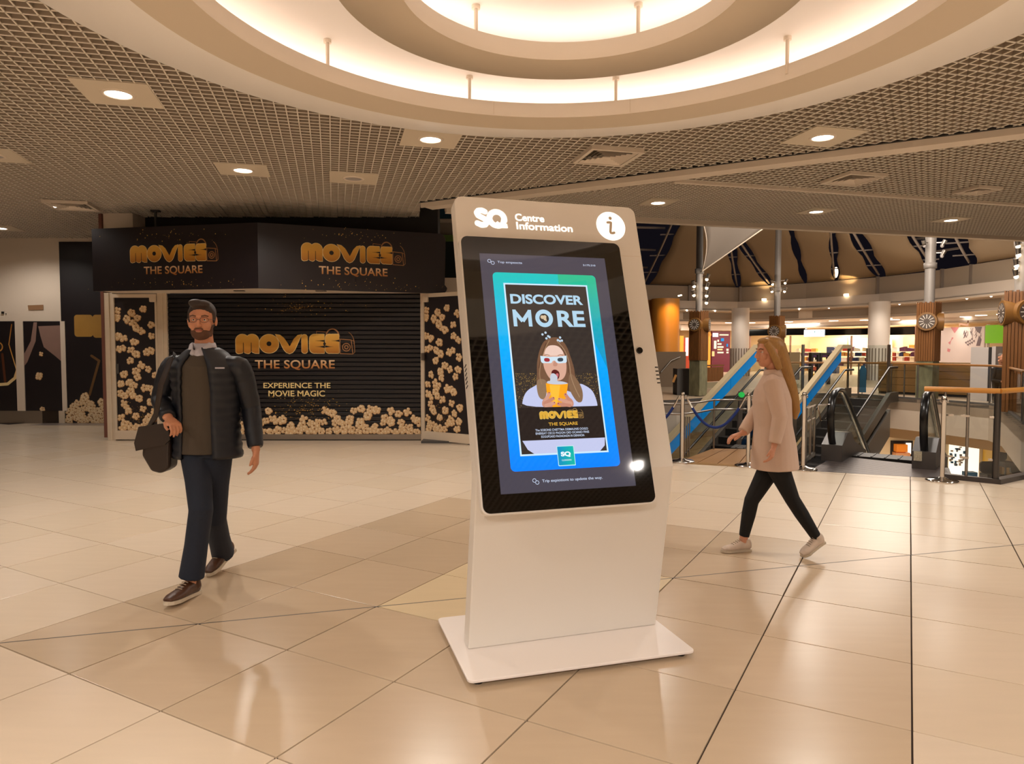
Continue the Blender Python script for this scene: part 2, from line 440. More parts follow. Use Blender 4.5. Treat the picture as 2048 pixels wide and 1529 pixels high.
cellfield(polyA, 0.0985, 0.011, 0.040, 'cell_grid')
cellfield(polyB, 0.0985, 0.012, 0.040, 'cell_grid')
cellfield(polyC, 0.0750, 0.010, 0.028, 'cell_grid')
b = MB()
b.box((-16, -9, 4.35), (16, 14.4, 4.5)); b.prism([(0, 10), (16.3, 10), (19, 16.5), (-0.9, 11.3)], 4.2, 4.3)
b.build('plenum_slab', M_void, ceiling)
b = MB(); b.lathe([(RO+0.01, 0), (RO+0.01, 0.62), (RO-0.02, 0.62)], (RC.x, RC.y, CEIL), 96); b.build('dome_collar', M_void, ceiling)
# beam and trims between the ceiling fields
def rail(p, d, l, wd, z0, z1, name, m=M_cream, off=0.0):
    n = Vector((-d.y, d.x)); q = p+d*l; b = MB()
    b.prism([p+n*off, q+n*off, q+n*(off+wd), p+n*(off+wd)], z0, z1); return b.build(name, m, ceiling)
rail(B0, bd, 15, 0.27, CEIL-0.05, CEIL+0.10, 'beam_soffit', off=0.04)
rail(B0, bd, 15, 0.03, CEIL-0.07, CEIL+0.12, 'beam_lip', off=0.0)
rail(B0, bd, 15, 0.045, CEIL-0.002, CEIL+0.1, 'beam_shadow_gap', M_dark, off=-0.05)
rail(T0, td, 17, 0.07, CEIL-0.03, CEIL+0.08, 'field_trim', off=-0.06)
rail(E0-ed*3.4, ed, 20, 0.14, CEIL-0.06, CEIL+0.12, 'edge_trim')
rail(E0-ed*3.4+Vector((-ed.y, ed.x))*0.14, ed, 20, 0.06, CEIL-0.01, 6.6, 'edge_upstand', mat('edge_wall_paint', 'A08F80', 0.7))
# round cove: two floating rings below a lit recess
b = MB(); b.lathe([(3.15, 0.16), (3.15, 0.10)], (RC.x, RC.y, CEIL), 96)
b.lathe([(0.001, 0.16), (3.16, 0.16)], (RC.x, RC.y, CEIL), 96); b.build('dome_recess', mat('recess_paint', 'F0E8E0', 0.7), ceiling)
def ringobj(prof, name, m, par=ceiling): 
    b = MB(); b.lathe(prof, (RC.x, RC.y, 0), 128); return b.build(name, m, par)
ra = empty('outer_ring', (RC.x, RC.y, 3.56)); ra.parent = ceiling; ra.matrix_parent_inverse = parent_inv(ceiling)
ringobj([(3.395, 3.735), (3.38, 3.715), (2.60, 3.56)], 'sloped_soffit', mat('ring_soffit_paint', 'FBF4EC', 0.6), ra)
ringobj([(2.60, 3.56), (2.225, 3.552)], 'flat_soffit', M_tan, ra)
ringobj([(2.225, 3.552), (2.225, 3.675), (2.245, 3.68), (2.26, 3.675), (2.26, 3.60), (2.62, 3.60), (3.2, 3.80), (3.395, 3.85)], 'lip', mat('ring_lip_paint', 'E8DBCA', 0.6), ra)
ringobj([(2.72, 3.64), (2.72, 3.70), (2.80, 3.705), (2.80, 3.66)], 'led_strip', M_led, ra)
rb = empty('inner_ring', (RC.x, RC.y, 3.56)); rb.parent = ceiling; rb.matrix_parent_inverse = parent_inv(ceiling)
ringobj([(1.37, 3.68), (1.37, 3.56), (0.985, 3.552)], 'flat_soffit', M_tan, rb)
ringobj([(0.985, 3.552), (0.985, 3.675), (1.0, 3.68), (1.015, 3.675), (1.015, 3.60), (1.35, 3.60), (1.35, 3.68)], 'lip', MATS['ring_lip_paint'], rb)
ringobj([(1.27, 3.602), (1.27, 3.665), (1.33, 3.665), (1.33, 3.602)], 'led_strip', M_led, rb)
for (x, y), par in [((-1.42, 5.52), ra), ((-0.37, 6.24), ra), ((0.91, 6.27), ra), ((2.10, 5.47), ra), ((0.87, 4.95), rb), ((-0.25, 4.98), rb), ((2.68, 4.6), ra), ((-2.0, 4.6), ra)]:
    b = MB(); b.cyl((x, y, 3.60), (x, y, 3.88), 0.014, 12); b.cyl((x, y, 3.855), (x, y, 3.88), 0.03, 12); b.build('hanger_rod', M_cream, par)
for ang in (103.0, 72.0):
    a = R(ang); c, s_ = math.cos(a), math.sin(a); b = MB()
    b.box((RC.x+2.222*c-.0015, RC.y+2.222*s_-.0015, 3.56), (RC.x+2.222*c+.0015, RC.y+2.222*s_+.0015, 3.672)); b.build('joint_line', M_tan, ra)
# downlights on square plates
M_plate = mat('lamp_plate_metal', 'D6C7B0', 0.55)
def downlight(x, y, on_, label, size=0.60, r=0.105):
    t = empty('recessed_downlight', (x, y, CEIL), CA, label=label, cat='ceiling light', group='downlights in the cell ceiling')
    M = Matrix.Translation((x, y, 0)) @ Matrix.Rotation(CA, 4, 'Z'); h = size/2; b = MB()
    b.box((-h, -h, CEIL-0.006), (h, h, CEIL+0.012), M=M); b.build('plate', M_plate, t)
    b = MB(); b.lathe([(r, -0.004), (r+0.004, -0.016), (r+0.03, -0.014), (r+0.034, -0.006)], (x, y, CEIL), 32); b.build('rim', M_cream, t)
    b = MB(); b.lathe([(0.001, -0.012), (r*0.7, -0.011), (r, -0.008)], (x, y, CEIL), 32); b.build('lens', M_lampwhite if on_ else M_lampoff, t)
    return t
DL = ['lit square-plate downlight at upper left, left of the round cove', 'lit downlight touching the far rim of the round cove', 'lit downlight above the shop sign, left of the unlit one',
      'lit downlight cut by the left edge of the photo, above the white wall', 'lit downlight on the right, between the cove and the long beam', 'lit downlight just right above the kiosk top', 'lit downlight second from the right above the atrium edge', 'rightmost lit downlight above the atrium edge']
for k, (x, y) in enumerate(LIT): downlight(x, y, True, DL[k], 0.60 if k < 5 else 0.46, 0.105 if k < 5 else 0.10)
downlight(*UNLIT[0], False, 'unlit downlight plate above the shop sign, right of a lit one')
downlight(*UNLIT[1], False, 'unlit downlight plate cut by the left edge of the photo')
downlight(5.43, -1.02, True, 'downlight behind the camera, mirrored as a bright spot in the kiosk glass')
# square air diffusers
def vent(x, y, size, label, rot=CA):
    t = empty('ceiling_vent', (x, y, CEIL), rot, label=label, cat='air vent', group='square ceiling vents')
    M = Matrix.Translation((x, y, 0)) @ Matrix.Rotation(rot, 4, 'Z')
    def ringq(h0, z0, h1, z1, th=0.004):
        b = MB(); v = []
        for h, z in ((h0, z0), (h1, z1), (h1, z1+th), (h0, z0+th)):
            v += [M @ Vector(p) for p in ((-h, -h, z), (h, -h, z), (h, h, z), (-h, h, z))]
        f = []
        for a in range(4):
            for c in range(4): f.append((a*4+c, a*4+(c+1) % 4, ((a+1) % 4)*4+(c+1) % 4, ((a+1) % 4)*4+c))
        return b.add(v, f)
    h = size/2
    zc = CEIL-0.044
    ringq(h, zc, h-0.040, zc, 0.042).build('frame', M_cream, t)
    nl = int((h-.05)/.047)
    for k in range(nl):
        o_ = h-0.052-k*0.047
        ringq(o_, zc+0.002, max(.006, o_-0.026), zc+0.026, .002).build('louvre', M_cream, t)
    b = MB(); b.box((-h+.02, -h+.02, CEIL-0.010), (h-.02, h-.02, CEIL-0.004), M=M); b.build('backing', M_black, t)
vent(-6.74, 10.87, 0.62, 'square air vent in the ceiling above the white wall and shop sign')
vent(1.09, 8.12, 0.62, 'square air vent above the kiosk, left of the lit downlight')
vent(4.40, 9.17, 0.56, 'square air vent beyond the long beam, above the atrium')
vent(6.44, 9.83, 0.42, 'small pale vent beyond the beam near the right edge')

# ---------------------------------------------------------------- walls of the hall behind and beside the camera
b = MB(); b.box((-16, 14.2, 0), (-6.75, 14.4, 4.4)); b.build('wall_left', M_cream, kind='structure')
b = MB(); b.box((-16.2, -9, 0), (-16, 14.4, 4.4)); b.build('wall_west', M_cream, kind='structure')
b = MB(); b.box((-16, -9.2, 0), (20, -9, 4.4)); b.build('wall_back', M_cream, kind='structure')
# ---------------------------------------------------------------- print helpers
class Plane:
    """a flat board in the world: u along it, v up, n out of it towards the viewer"""
    def __init__(s, O, ux, uy=(0, 0, 1)):
        s.O, s.ux, s.uy = Vector(O), Vector(ux).normalized(), Vector(uy).normalized(); s.n = s.ux.cross(s.uy).normalized()
        s.fr = lambda u, v, n=0.0: s.O+s.ux*u+s.uy*v+s.n*n
    def uv(s, px, py, e=0.0):
        """where a measured photo position lies on the board"""
        a = at(px, py, 1.0); c = Vector((0, 0, EYE)); r = a-c; P = s.O+s.n*e
        q = c+r*((P-c).dot(s.n)/r.dot(s.n))-P; return q.dot(s.ux), q.dot(s.uy)
def gradmat(name, top, bot, axis='Z', rough=0.4, emit=0.0, mid=None, grain=0.0):
    """printed colour gradient over the object's own extent"""
    if name in MATS: return MATS[name]
    m = mat(name, top, rough); nt = m.node_tree; n = nt.nodes; l = nt.links; bs = n['Principled BSDF']
    tc = n.new('ShaderNodeTexCoord'); sp = n.new('ShaderNodeSeparateXYZ'); rp = n.new('ShaderNodeValToRGB')
    l.new(tc.outputs['Generated'], sp.inputs[0]); l.new(sp.outputs[axis], rp.inputs[0])
    rp.color_ramp.elements[0].color = (*lin(bot), 1); rp.color_ramp.elements[1].color = (*lin(top), 1)
    if mid: e = rp.color_ramp.elements.new(0.5); e.color = (*lin(mid), 1)
    l.new(rp.outputs[0], bs.inputs['Base Color'])
    if emit:
        l.new(rp.outputs[0], bs.inputs['Emission Color']); bs.inputs['Emission Strength'].default_value = emit
        bs.inputs['Base Color'].default_value = (0, 0, 0, 1); l.remove(bs.inputs['Base Color'].links[0])
    return m
M_gold = gradmat('gold_print', 'E0AE4C', 'A5641C', mid='D29637')
M_goldrim = mat('pale_gold_print', 'E9CF8F', 0.4)
M_copper = gradmat('copper_print', 'E3C39B', 'A05A22', mid='C48A52')
M_bronze = mat('bronze_print', '9A6A40', 0.4, noise=(20, 0.3, (1, 1, 1)))
M_fleck = mat('glitter_print', 'D7A24A', 0.4)
M_pop = mat('popcorn_print', 'D6B284', 0.5, noise=(38, 0.32, (1, 1, 1)))
M_popd = mat('popcorn_shade_print', '8A5A2C', 0.5, noise=(30, 0.4, (1, 1, 1)))
M_popl = mat('popcorn_light_print', 'E6CFA9', 0.5, noise=(60, 0.15, (1, 1, 1)))
M_popb = mat('blurred_popcorn_print', '5A3A1C', 0.5)
def grow(p, g):
    c = Vector((sum(q[0] for q in p)/len(p), sum(q[1] for q in p)/len(p)))
    return [tuple(c+(Vector(q)-c)*(1+g/max(1e-6, (Vector(q)-c).length))) for q in p]
def arc(cx, cy, r, a0, a1, n=12, ry=None): return [(cx+r*math.cos(R(a0+(a1-a0)*k/n)), cy+(ry or r)*math.sin(R(a0+(a1-a0)*k/n))) for k in range(n+1)]
MO_FILL = [[(0.0, 0.1)]+[(0.0, 0.66)]+arc(0.34, 0.66, 0.34, 180, 0)+[(0.68, 0.0), (0.6, -0.02), (0.45, 0.03), (0.39, 0.1), (0.33, 0.02), (0.14, -0.02), (0.04, 0.02)],
           [(0.50, 0.1), (0.50, 0.66)]+arc(0.84, 0.66, 0.34, 180, 0)+[(1.18, 0.0), (0.98, 0.0), (0.84, 0.06), (0.79, 0.12), (0.72, 0.02), (0.58, 0.0)],
           circ(1.70, 0.50, 0.49, 32),
           [(2.02, 1.0), (2.30, 0.95), (2.5, 0.78), (2.76, 0.36), (2.96, 0.75), (3.14, 0.94), (3.38, 1.0), (3.2, 0.6), (3.02, 0.2), (2.9, 0.05), (2.74, -0.02), (2.58, 0.05), (2.44, 0.22), (2.26, 0.6)],
           rrect(3.36, 0.0, 3.67, 0.98, 0.15), rrect(3.77, 0.0, 4.3, 1.0, 0.26)[0:24], rrect(4.1, 0.0, 4.53, 1.0, 0.04), rrect(4.58, 0.0, 5.02, 1.0, 0.20), rrect(4.85, 0.0, 5.28, 1.0, 0.07)]
MO_CUT = [circ(1.70, 0.50, 0.125, 16), [(0.37, 0.0), (0.41, 0.0), (0.405, 0.56), (0.375, 0.56)], [(0.77, 0.0), (0.81, 0.0), (0.805, 0.56), (0.775, 0.56)],
          [(4.04, 0.655), (4.3, 0.64), (4.54, 0.60), (4.54, 0.70), (4.3, 0.67)], [(4.04, 0.345), (4.3, 0.33), (4.54, 0.28), (4.54, 0.40), (4.3, 0.36)],
          [(4.53, 0.62), (4.62, 0.5), (4.53, 0.36), (4.46, 0.5)], [(4.86, 0.655), (5.1, 0.64), (5.30, 0.60), (5.30, 0.72), (5.1, 0.67)], [(4.57, 0.30), (4.57, 0.42), (4.8, 0.36), (5.02, 0.345), (4.8, 0.33)]]
def movies(parent, fr, name='logo_lettering', radio=True, dark=M_darkprint, gold=None, rim=None, bronze=None, z=0.001):
    """the bubble lettering MOVIES with its little radio; fr maps unit coordinates (cap height 1)"""
    b = MB()
    for k, p in enumerate(MO_FILL): b.flat(grow(p, 0.028), z*(1+k*.06), 0, fr)
    b.build('logo_rim', rim or M_goldrim, parent)
    b = MB()
    for k, p in enumerate(MO_FILL): b.flat(p, z*(2+k*.08), 0, fr)
    b.build(name, gold or M_gold, parent)
    b = MB()
    for k, p in enumerate(MO_CUT): b.flat(p, z*(3+k*.03), 0, fr)
    b.build('logo_cut', dark, parent)
    if radio:
        b = MB(); w_ = 0.045
        stroke(b, [(5.33, 0.0), (5.33, 0.74), (5.9, 0.70), (5.98, -0.04), (5.33, -0.02)], w_, z, 0, fr)
        stroke(b, [(5.9, 0.70), (6.06, 0.62), (6.08, 0.05), (5.98, -0.04)], w_*.7, z, 0, fr)
        stroke(b, arc(5.55, 0.55, 0.5, 62, -8, 8, 0.62), w_*.8, z, 0, fr)
        stroke(b, arc(4.95, 0.86, 0.34, 176, 4, 12, 0.42), 0.07, z*.5, 0, fr)
        stroke(b, [(4.12, 0.98), (4.14, 1.16), (4.6, 1.12)], w_*.7, z, 0, fr)
        stroke(b, circ(5.65, 0.32, 0.20, 20)+[(5.85, 0.32)], 0.05, z, 0, fr); stroke(b, circ(5.65, 0.32, 0.09, 12)+[(5.74, 0.32)], 0.06, z, 0, fr)
        b.build('radio_emblem', bronze or M_bronze, parent)
def unit(pl, x0, y0, x1, y1, W, e=0.0):
    """map unit coordinates 0..W, 0..1 onto a rectangle of the board"""
    return lambda u, v, n=0.0: pl.fr(x0+(x1-x0)*u/W, y0+(y1-y0)*v, n+e)
def kernels(parent, pl, pts, name='popcorn_print', e=0.001, clipu=None, seed=3):
    rnd = random.Random(seed); a, s_, l_ = MB(), MB(), MB(); lo, hi = clipu or (-99, 99)
    cnt = [0]
    for (u, v, r) in pts:
        k = rnd.randint(4, 6); a0 = rnd.random()*6.28
        def disc(mb, cx, cy, rr, n):
            sg = 9; P_ = [(min(hi, max(lo, cx+rr*(1+.12*rnd.uniform(-1, 1))*math.cos(6.283*q/sg))), cy+rr*(1+.12*rnd.uniform(-1, 1))*math.sin(6.283*q/sg)) for q in range(sg)]
            cnt[0] += 1; mb.flat(P_, n+cnt[0] % 12*3e-5, 0, pl.fr)
        lay = e+0.0002*rnd.random()
        for q in range(k):
            an = a0+q*6.283/k+rnd.uniform(-.25, .25); d = r*rnd.uniform(.45, .68); rr = r*rnd.uniform(.34, .52)
            cx, cy = u+d*math.cos(an), v+d*math.sin(an)
            disc(s_, cx+r*.05, cy-r*.07, rr*1.1, lay); disc(a, cx, cy, rr, lay+.0005); disc(l_, cx-rr*.2, cy+rr*.25, rr*.42, lay+.0010)
        disc(a, u, v, r*.5, lay+.0005)
        if rnd.random() < .6: disc(s_, u+r*rnd.uniform(-.3, .3), v+r*rnd.uniform(-.3, .3), r*.17, lay+.0015)
    s_.build('popcorn_shade', M_popd, parent, kind='stuff'); a.build(name, M_pop, parent, kind='stuff'); l_.build('popcorn_highlight', M_popl, parent, kind='stuff')
def flecks(parent, pl, spots, e=0.001, seed=5, m=None):
    rnd = random.Random(seed); b = MB()
    for (u, v, su, sv, n, r) in spots:
        for _ in range(n):
            x, y = rnd.gauss(u, su), rnd.gauss(v, sv); rr = r*rnd.choice([.4, .5, .7, 1.0])
            b.flat(circ(x, y, rr, 6), e, 0, pl.fr)
    b.build('gold_flecks', m or M_fleck, parent, kind='stuff')
KERN = [(255,275),(245,345),(380,300),(430,345),(335,355),(485,265),(595,320),(390,400),(415,430),(460,460),(550,410),(300,525),(250,505),(552,505),(605,545),(290,612),(255,625),(395,560),(360,632),(410,665),(545,635),(505,650),(612,690),(357,725),(455,765),(515,800),(300,850),(405,820),(420,875),(605,800),(575,860),(265,935),(345,925),(385,945),(480,970),(530,970),(550,1000),(355,1000),(370,1035),(265,1020),(295,1045),(430,1065),(530,1095),(290,1110),(315,1150),(330,1180),(460,1160),(262,1240),(395,1225),(515,1235),(485,1275),(330,1300),(400,1325),(285,1285),(270,1330),(450,1325),(350,1335),(540,1260),(610,1250),(590,1320),(560,1180),(620,1130)]

# ---------------------------------------------------------------- the shop on the left
SY = 11.53; shop = Plane((0, SY, 0), (1, 0, 0))
def sx(px, Y=SY): return (px-1024)/1405*Y*1.0015
b = MB(); b.box((-6.70, 11.95, 0), (-1.25, 12.3, 4.3)); b.box((-6.9, 11.95, 0), (-6.7, 14.2, 4.3)); b.build('wall_shop', M_dark, kind='structure')
M_frame = mat('pale_aluminium_frame', 'D3C1A9', 0.42, metal=0.0, noise=(3, 0.05, (1, 1, 6)))
M_brown = mat('brown_post_side', '6E4234', 0.6)
def post(x0, x1, name, d0=0.02, d1=0.10, z1=2.42):
    b = MB(); w_ = x1-x0
    b.box((x0, SY-d0, 0), (x1, SY+d1, z1)); b.box((x0+w_*.42, SY-d0-0.018, 0), (x0+w_*.62, SY-d0, z1)); b.box((x0+w_*.86, SY-d0-.01, 0), (x1, SY-d0, z1))
    return b.build(name, M_frame, kind='structure')
post(sx(214), sx(231), 'trim_1'); post(sx(319), sx(338.5), 'trim_2'); post(sx(842), sx(859), 'trim_3')
b = MB(); b.box((sx(208), SY-0.03, 0.05), (sx(214), SY+0.12, 3.7)); b.build('trim_4', M_brown, kind='structure')
b = MB(); b.box((sx(212), SY+.02, 3.30), (sx(272), SY+0.5, 3.715)); b.box((sx(268), SY, 3.45), (sx(274), SY+.03, 3.7)); b.build('trim_5', M_cream, kind='structure')
# fixed door panel with popcorn print, left
def popdoor(name, pl, w_, label, wd_l=0.0):
    """glazed door leaf w_ wide on the board pl (u from 0), printed with falling popcorn"""
    t = empty(name, pl.fr(0, 0, 0)); t['kind'] = 'structure'; t['label'] = label
    b = MB()
    b.prism([(0, 0.02), (w_, 0.02), (w_, 0.155), (0, 0.155)], 0, 0.045, fr=pl.fr); b.prism([(0.01, .155), (w_-.01, .155), (w_-.01, .165), (.01, .165)], 0.0, 0.03, fr=pl.fr)
    b.prism([(0, 2.34), (w_, 2.34), (w_, 2.40), (0, 2.40)], 0, 0.045, fr=pl.fr)
    b.prism([(0, .155), (0.03, .155), (0.03, 2.34), (0, 2.34)], 0, 0.04, fr=pl.fr); b.prism([(w_-.03, .155), (w_, .155), (w_, 2.34), (w_-.03, 2.34)], 0, 0.04, fr=pl.fr)
    b.build('door_frame', M_frame, t)
    b = MB(); b.prism([(.03, .16), (w_-.03, .16), (w_-.03, 2.34), (.03, 2.34)], 0.005, 0.015, fr=pl.fr); b.build('printed_pane', M_darkprint, t)
    pts = []
    for q, (x, y) in enumerate(KERN):
        u = (x/4.494+180-231)/1405*SY+0.03; v = EYE-(y/4.494+560-699)/1405*SY
        if u < w_-0.05 and v > .19: pts.append((max(u, .06), v, 0.062+0.012*((q*7) % 5)/5))
    kernels(t, pl, pts, e=0.016, clipu=(.03, w_-.03)); flecks(t, pl, [(w_*.45, .42, .12, .12, 90, .006)], e=0.0185)
    return t
p1 = Plane((sx(231), SY+.0, 0), (1, 0, 0)); d1 = popdoor('door_1', p1, sx(319)-sx(231), 'pale framed door panel printed with falling popcorn, left of the roller shutter')
b = MB(); b.prism(rrect(-.11, 2.27, .0, 2.36, .01, 1), -.02, .05, fr=Plane((sx(319), SY, 0), (1, 0, 0)).fr); b.build('hinge_block', M_frame, d1)
b = MB(); b.prism([(.035, 1.10), (.075, 1.10), (.075, 1.26), (.035, 1.26)], .015, .03, fr=p1.fr); b.build('lock_case', M_darkgrey, d1)
dO = Vector((sx(849), SY-0.04, 0)); dE = Vector((-0.62, 10.95, 0))
p2 = Plane(dO, dE-dO); d2 = popdoor('door_2', p2, (dE-dO).length, 'pale framed door leaf standing ajar right of the shutter, printed with popcorn')
b = MB(); b.prism(rrect(.04, 2.26, .13, 2.36, .01, 1), .03, .06, fr=p2.fr); b.build('hinge_block', M_frame, d2)
b = MB(); b.prism([(.0, 1.32), (.06, 1.32), (.06, 1.44), (.0, 1.44)], .045, .075, fr=p2.fr); b.build('lock_case', M_steel, d2)
b = MB(); b.box((-1.45, 11.15, 0.0), (-0.45, 11.5, 0.035)); b.build('trim_6', M_darkgrey, kind='structure')
# roller shutter: each lath its own piece
sh = empty('roller_shutter', (sx(590), SY, 0), label='closed black roller shutter printed with gold cinema lettering and a popcorn heap', cat='shutter')
X0, X1 = sx(338.5), sx(842); zs = 0.10; pitch = 0.0745; lath = None
prof = [(0.0, 0.004), (0.006, 0.018), (0.055, 0.020), (0.066, 0.012), (0.0715, 0.0)]
for k in range(31):
    if lath is None:
        b = MB(); v = []
        for z, y in prof: v += [(X0, SY+0.03-y, zs+z), (X1, SY+0.03-y, zs+z)]
        v += [(X0, SY+.035, zs+.0715), (X1, SY+.035, zs+.0715), (X0, SY+.035, zs), (X1, SY+.035, zs)]
        f = [(2*i, 2*i+1, 2*i+3, 2*i+2) for i in range(6)]+[(12, 13, 1, 0)]; b.add(v, f); lath = b.build('shutter_lath', mat('shutter_enamel', '141014', 0.33), sh)
    else:
        o = lath.copy(); COL.objects.link(o); o.location.z += k*pitch
b = MB(); b.box((X0, SY-.012, .015), (X1, SY+.05, .10)); b.box((X0, SY-.02, .0), (X1, SY+.05, .015), 1)
b.build('bottom_rail', [M_steel, M_rubber], sh)
sp = Plane((0, SY+0.0085, 0), (1, 0, 0))
u0, v0 = sp.uv(472, 707); u1, v1 = sp.uv(678, 669); movies(sh, unit(sp, u0, v0, u0+(u1-u0), v1, 5.28, .001), dark=MATS['shutter_enamel'], z=.0012)
b = MB(); a_, c_ = sp.uv(510, 739.5); e_, g_ = sp.uv(669.5, 720.5); put_text(b, 'THE SQUARE', a_, c_-.01, e_, g_, .002, fr=sp.fr, bold=.018, spacing=1.02); b.build('lettering', M_copper, sh)
b = MB(); a_, c_ = sp.uv(527, 777); e_, g_ = sp.uv(661, 766); put_text(b, 'EXPERIENCE THE', a_, c_, e_, g_, .002, fr=sp.fr, bold=.016); b.build('lettering', M_goldrim, sh); b = MB()
a_, c_ = sp.uv(537, 793.5); e_, g_ = sp.uv(650, 781.5); put_text(b, 'MOVIE MAGIC', a_, c_, e_, g_, .002, fr=sp.fr, bold=.016); b.build('lettering', M_goldrim, sh)
rnd = random.Random(11); pts = []
for k in range(34):
    pts.append((X0+.07+k*(X1-X0-.14)/33, .155+rnd.uniform(-.02, .02), rnd.uniform(.065, .085)))
for k in range(30):
    pts.append((X0+.07+k*(X1-X0-.14)/29+rnd.uniform(-.04, .04), rnd.uniform(.22, .33), rnd.uniform(.055, .08)))
for px, py in [(537,822),(650,822),(663,828),(665,826),(675,838),(690,850),(708,822),(722,818),(740,818),(752,820),(783,822),(797,828),(815,824),(770,838),(780,845),(828,838),(720,845),(735,832),(635,845),(607,838),(565,838),(545,838),(520,845),(820,855),(345,835),(360,840),(372,850),(700,838)]:
    u, v = sp.uv(px, py); pts.append((u, v, rnd.uniform(.06, .08)))
kernels(sh, sp, pts, e=.0008, clipu=(X0+.01, X1-.01), seed=8)
flecks(sh, sp, [(-3.45, .55, .35, .12, 220, .008), (-3.3, 2.2, .5, .09, 60, .009), (-3.55, 2.18, .12, .05, 60, .006)], e=.0022)
# the sign board above, folded around the corner
FL, FC, FR = Vector((-6.495, 10.95, 0)), Vector((-3.735, 10.40, 0)), Vector((-1.07, 11.43, 0)); ZB, ZT = 2.40, 3.358
sg = empty('shop_sign', (FC.x, FC.y, ZB), label='long black folded sign board with gold cinema lettering above the shutter', cat='sign')
pl1 = Plane(FL+Vector((0, 0, ZB)), FC-FL); w1 = (FC-FL).length; pl2 = Plane(FC+Vector((0, 0, ZB)), FR-FC); w2 = (FR-FC).length; hh = ZT-ZB
b = MB(); b.prism([(0, 0), (w1, 0), (w1, hh), (0, hh)], -.06, 0, fr=pl1.fr); b.build('sign_panel', mat('sign_enamel', '1A1317', 0.38, noise=(1.2, .2, (1, 1, 1))), sg)
out = [(0, 0), (w2-.07, 0)]+arc(w2-.07, .09, .09, -90, 0, 5)[0:6]+[(w2, .12), (w2-.02, .14)]+arc(w2-.10, hh-.10, .10, 0, 90, 6)+[(0, hh)]
b = MB(); b.prism(out, -.06, 0, fr=pl2.fr); b.build('sign_panel', MATS['sign_enamel'], sg)
b = MB(); b.prism([(FL.x+.06, FL.y+.03), (FC.x, FC.y+.06), (FR.x-.08, FR.y+.04), (FR.x-.08, SY-.03), (FL.x+.06, SY-.03)], ZB+.01, ZB+.05); b.build('sign_underside', M_cream, sg)
for x, y in ((-3.05, 10.95), (-4.3, 10.9)):
    b = MB(); b.box((x, y, ZB), (x+.16, y+.06, ZB+.012)); b.build('soffit_slot', M_dark, sg)
b = MB(); b.box((-5.7, 11.3, ZT-.3), (-5.67, 11.33, 3.7)); b.box((-5.75, 11.28, 3.69), (-5.62, 11.36, 3.715)); b.build('hanging_rod', M_darkgrey, sg)
for pl, w_, mv, ts, fl in ((pl1, w1, ((261, 527), (412, 486)), ((288, 550.5), (405, 535)), 3), (pl2, w2, ((603, 522), (784, 494)), ((638, 555), (775, 537)), 4)):
    (a, c_), (d_, e_) = pl.uv(*mv[0]), pl.uv(*mv[1]); hgt = (d_-a)/5.28*1.02
    yb = (c_+e_-hgt)/2+.0; movies(sg, unit(pl, a, yb, d_, yb+hgt, 5.28, .001), dark=MATS['sign_enamel'])
    (a, c_), (d_, e_) = pl.uv(*ts[0]), pl.uv(*ts[1]); ht = (d_-a)*.118; yb = (c_+e_-ht)/2
    b = MB(); put_text(b, 'THE SQUARE', a, yb, d_, yb+ht*1.18, .002, fr=pl.fr, bold=.018, spacing=1.02); b.build('lettering', M_copper, sg)
    flecks(sg, pl, [(w_*.5, .88*hh, .35, .05, 40, .008), (w_*.55, .09*hh, .6, .05, 50, .008)], e=.0015, seed=fl)

# ---------------------------------------------------------------- white wall with posters, dark printed panel
WY = 14.19; wp = Plane((0, WY, 0), (1, 0, 0))
def poster(name, px0, py0, px1, py1, label, cat='poster', base=M_darkprint):
    (u0, v0), (u1, v1) = wp.uv(px0, py1), wp.uv(px1, py0)
    t = empty(name, wp.fr(u0, v0), label=label, cat=cat)
    b = MB(); b.prism([(u0, v0), (u1, v0), (u1, v1), (u0, v1)], 0, .012, fr=wp.fr); b.build('print', base, t)
    return t, u0, v0, u1, v1
M_flame = gradmat('ember_print', 'A8672A', 'F1D9A0', mid='D99B4E'); M_smoke = mat('smoky_pink_print', '8E7064', .6, noise=(1.5, .3, (1, 1, 1)))
ts_, a, c_, d_, e_ = poster('dark_poster', -60, 643, 37, 822, 'dark poster with a glowing ring cut by the left edge of the photo')
b = MB(); stroke(b, [(d_-.02, 1.15), (d_-.1, .92), (d_-.25, .80), (d_-.5, .78)], .06, .014, fr=wp.fr); stroke(b, [(d_-.13, 2.0), (d_-.2, 1.6), (d_-.12, 1.3), (d_-.04, 1.0)], .02, .014, fr=wp.fr)
stroke(b, arc(d_-.42, 1.55, .09, 0, 360, 14), .025, .014, fr=wp.fr); b.build('flame_print', M_flame, ts_)
b = MB(); stroke(b, [(d_-.3, .85), (d_-.34, 1.4)], .05, .013, fr=wp.fr); b.build('glow_print', mat('brown_glow_print', '5B2D12', .6), ts_)
ts_, a, c_, d_, e_ = poster('dark_poster', 47, 643, 127, 822, 'dark poster with pink smoke and falling popcorn beside the sign panel')
b = MB(); b.flat([(a+.36, e_-.10), (d_-.01, e_-.08), (d_-.01, e_-.85), (d_-.18, e_-.70), (a+.46, e_-.52), (a+.40, e_-.3)], .014, 0, wp.fr)
b.flat([(a+.27, e_-.02), (a+.34, e_-.02), (a+.3, e_-.4), (a+.12, e_-.82), (a+.02, e_-.95), (a+.01, e_-.75), (a+.2, e_-.4)], .0145, 0, wp.fr); b.build('smoke_print', M_smoke, ts_)
kernels(ts_, wp, [(wp.uv(83, 708)[0], wp.uv(83, 708)[1], .05), (wp.uv(79, 753)[0], wp.uv(79, 753)[1], .08), (wp.uv(86, 820)[0], wp.uv(86, 820)[1]+.01, .06)], e=.014)
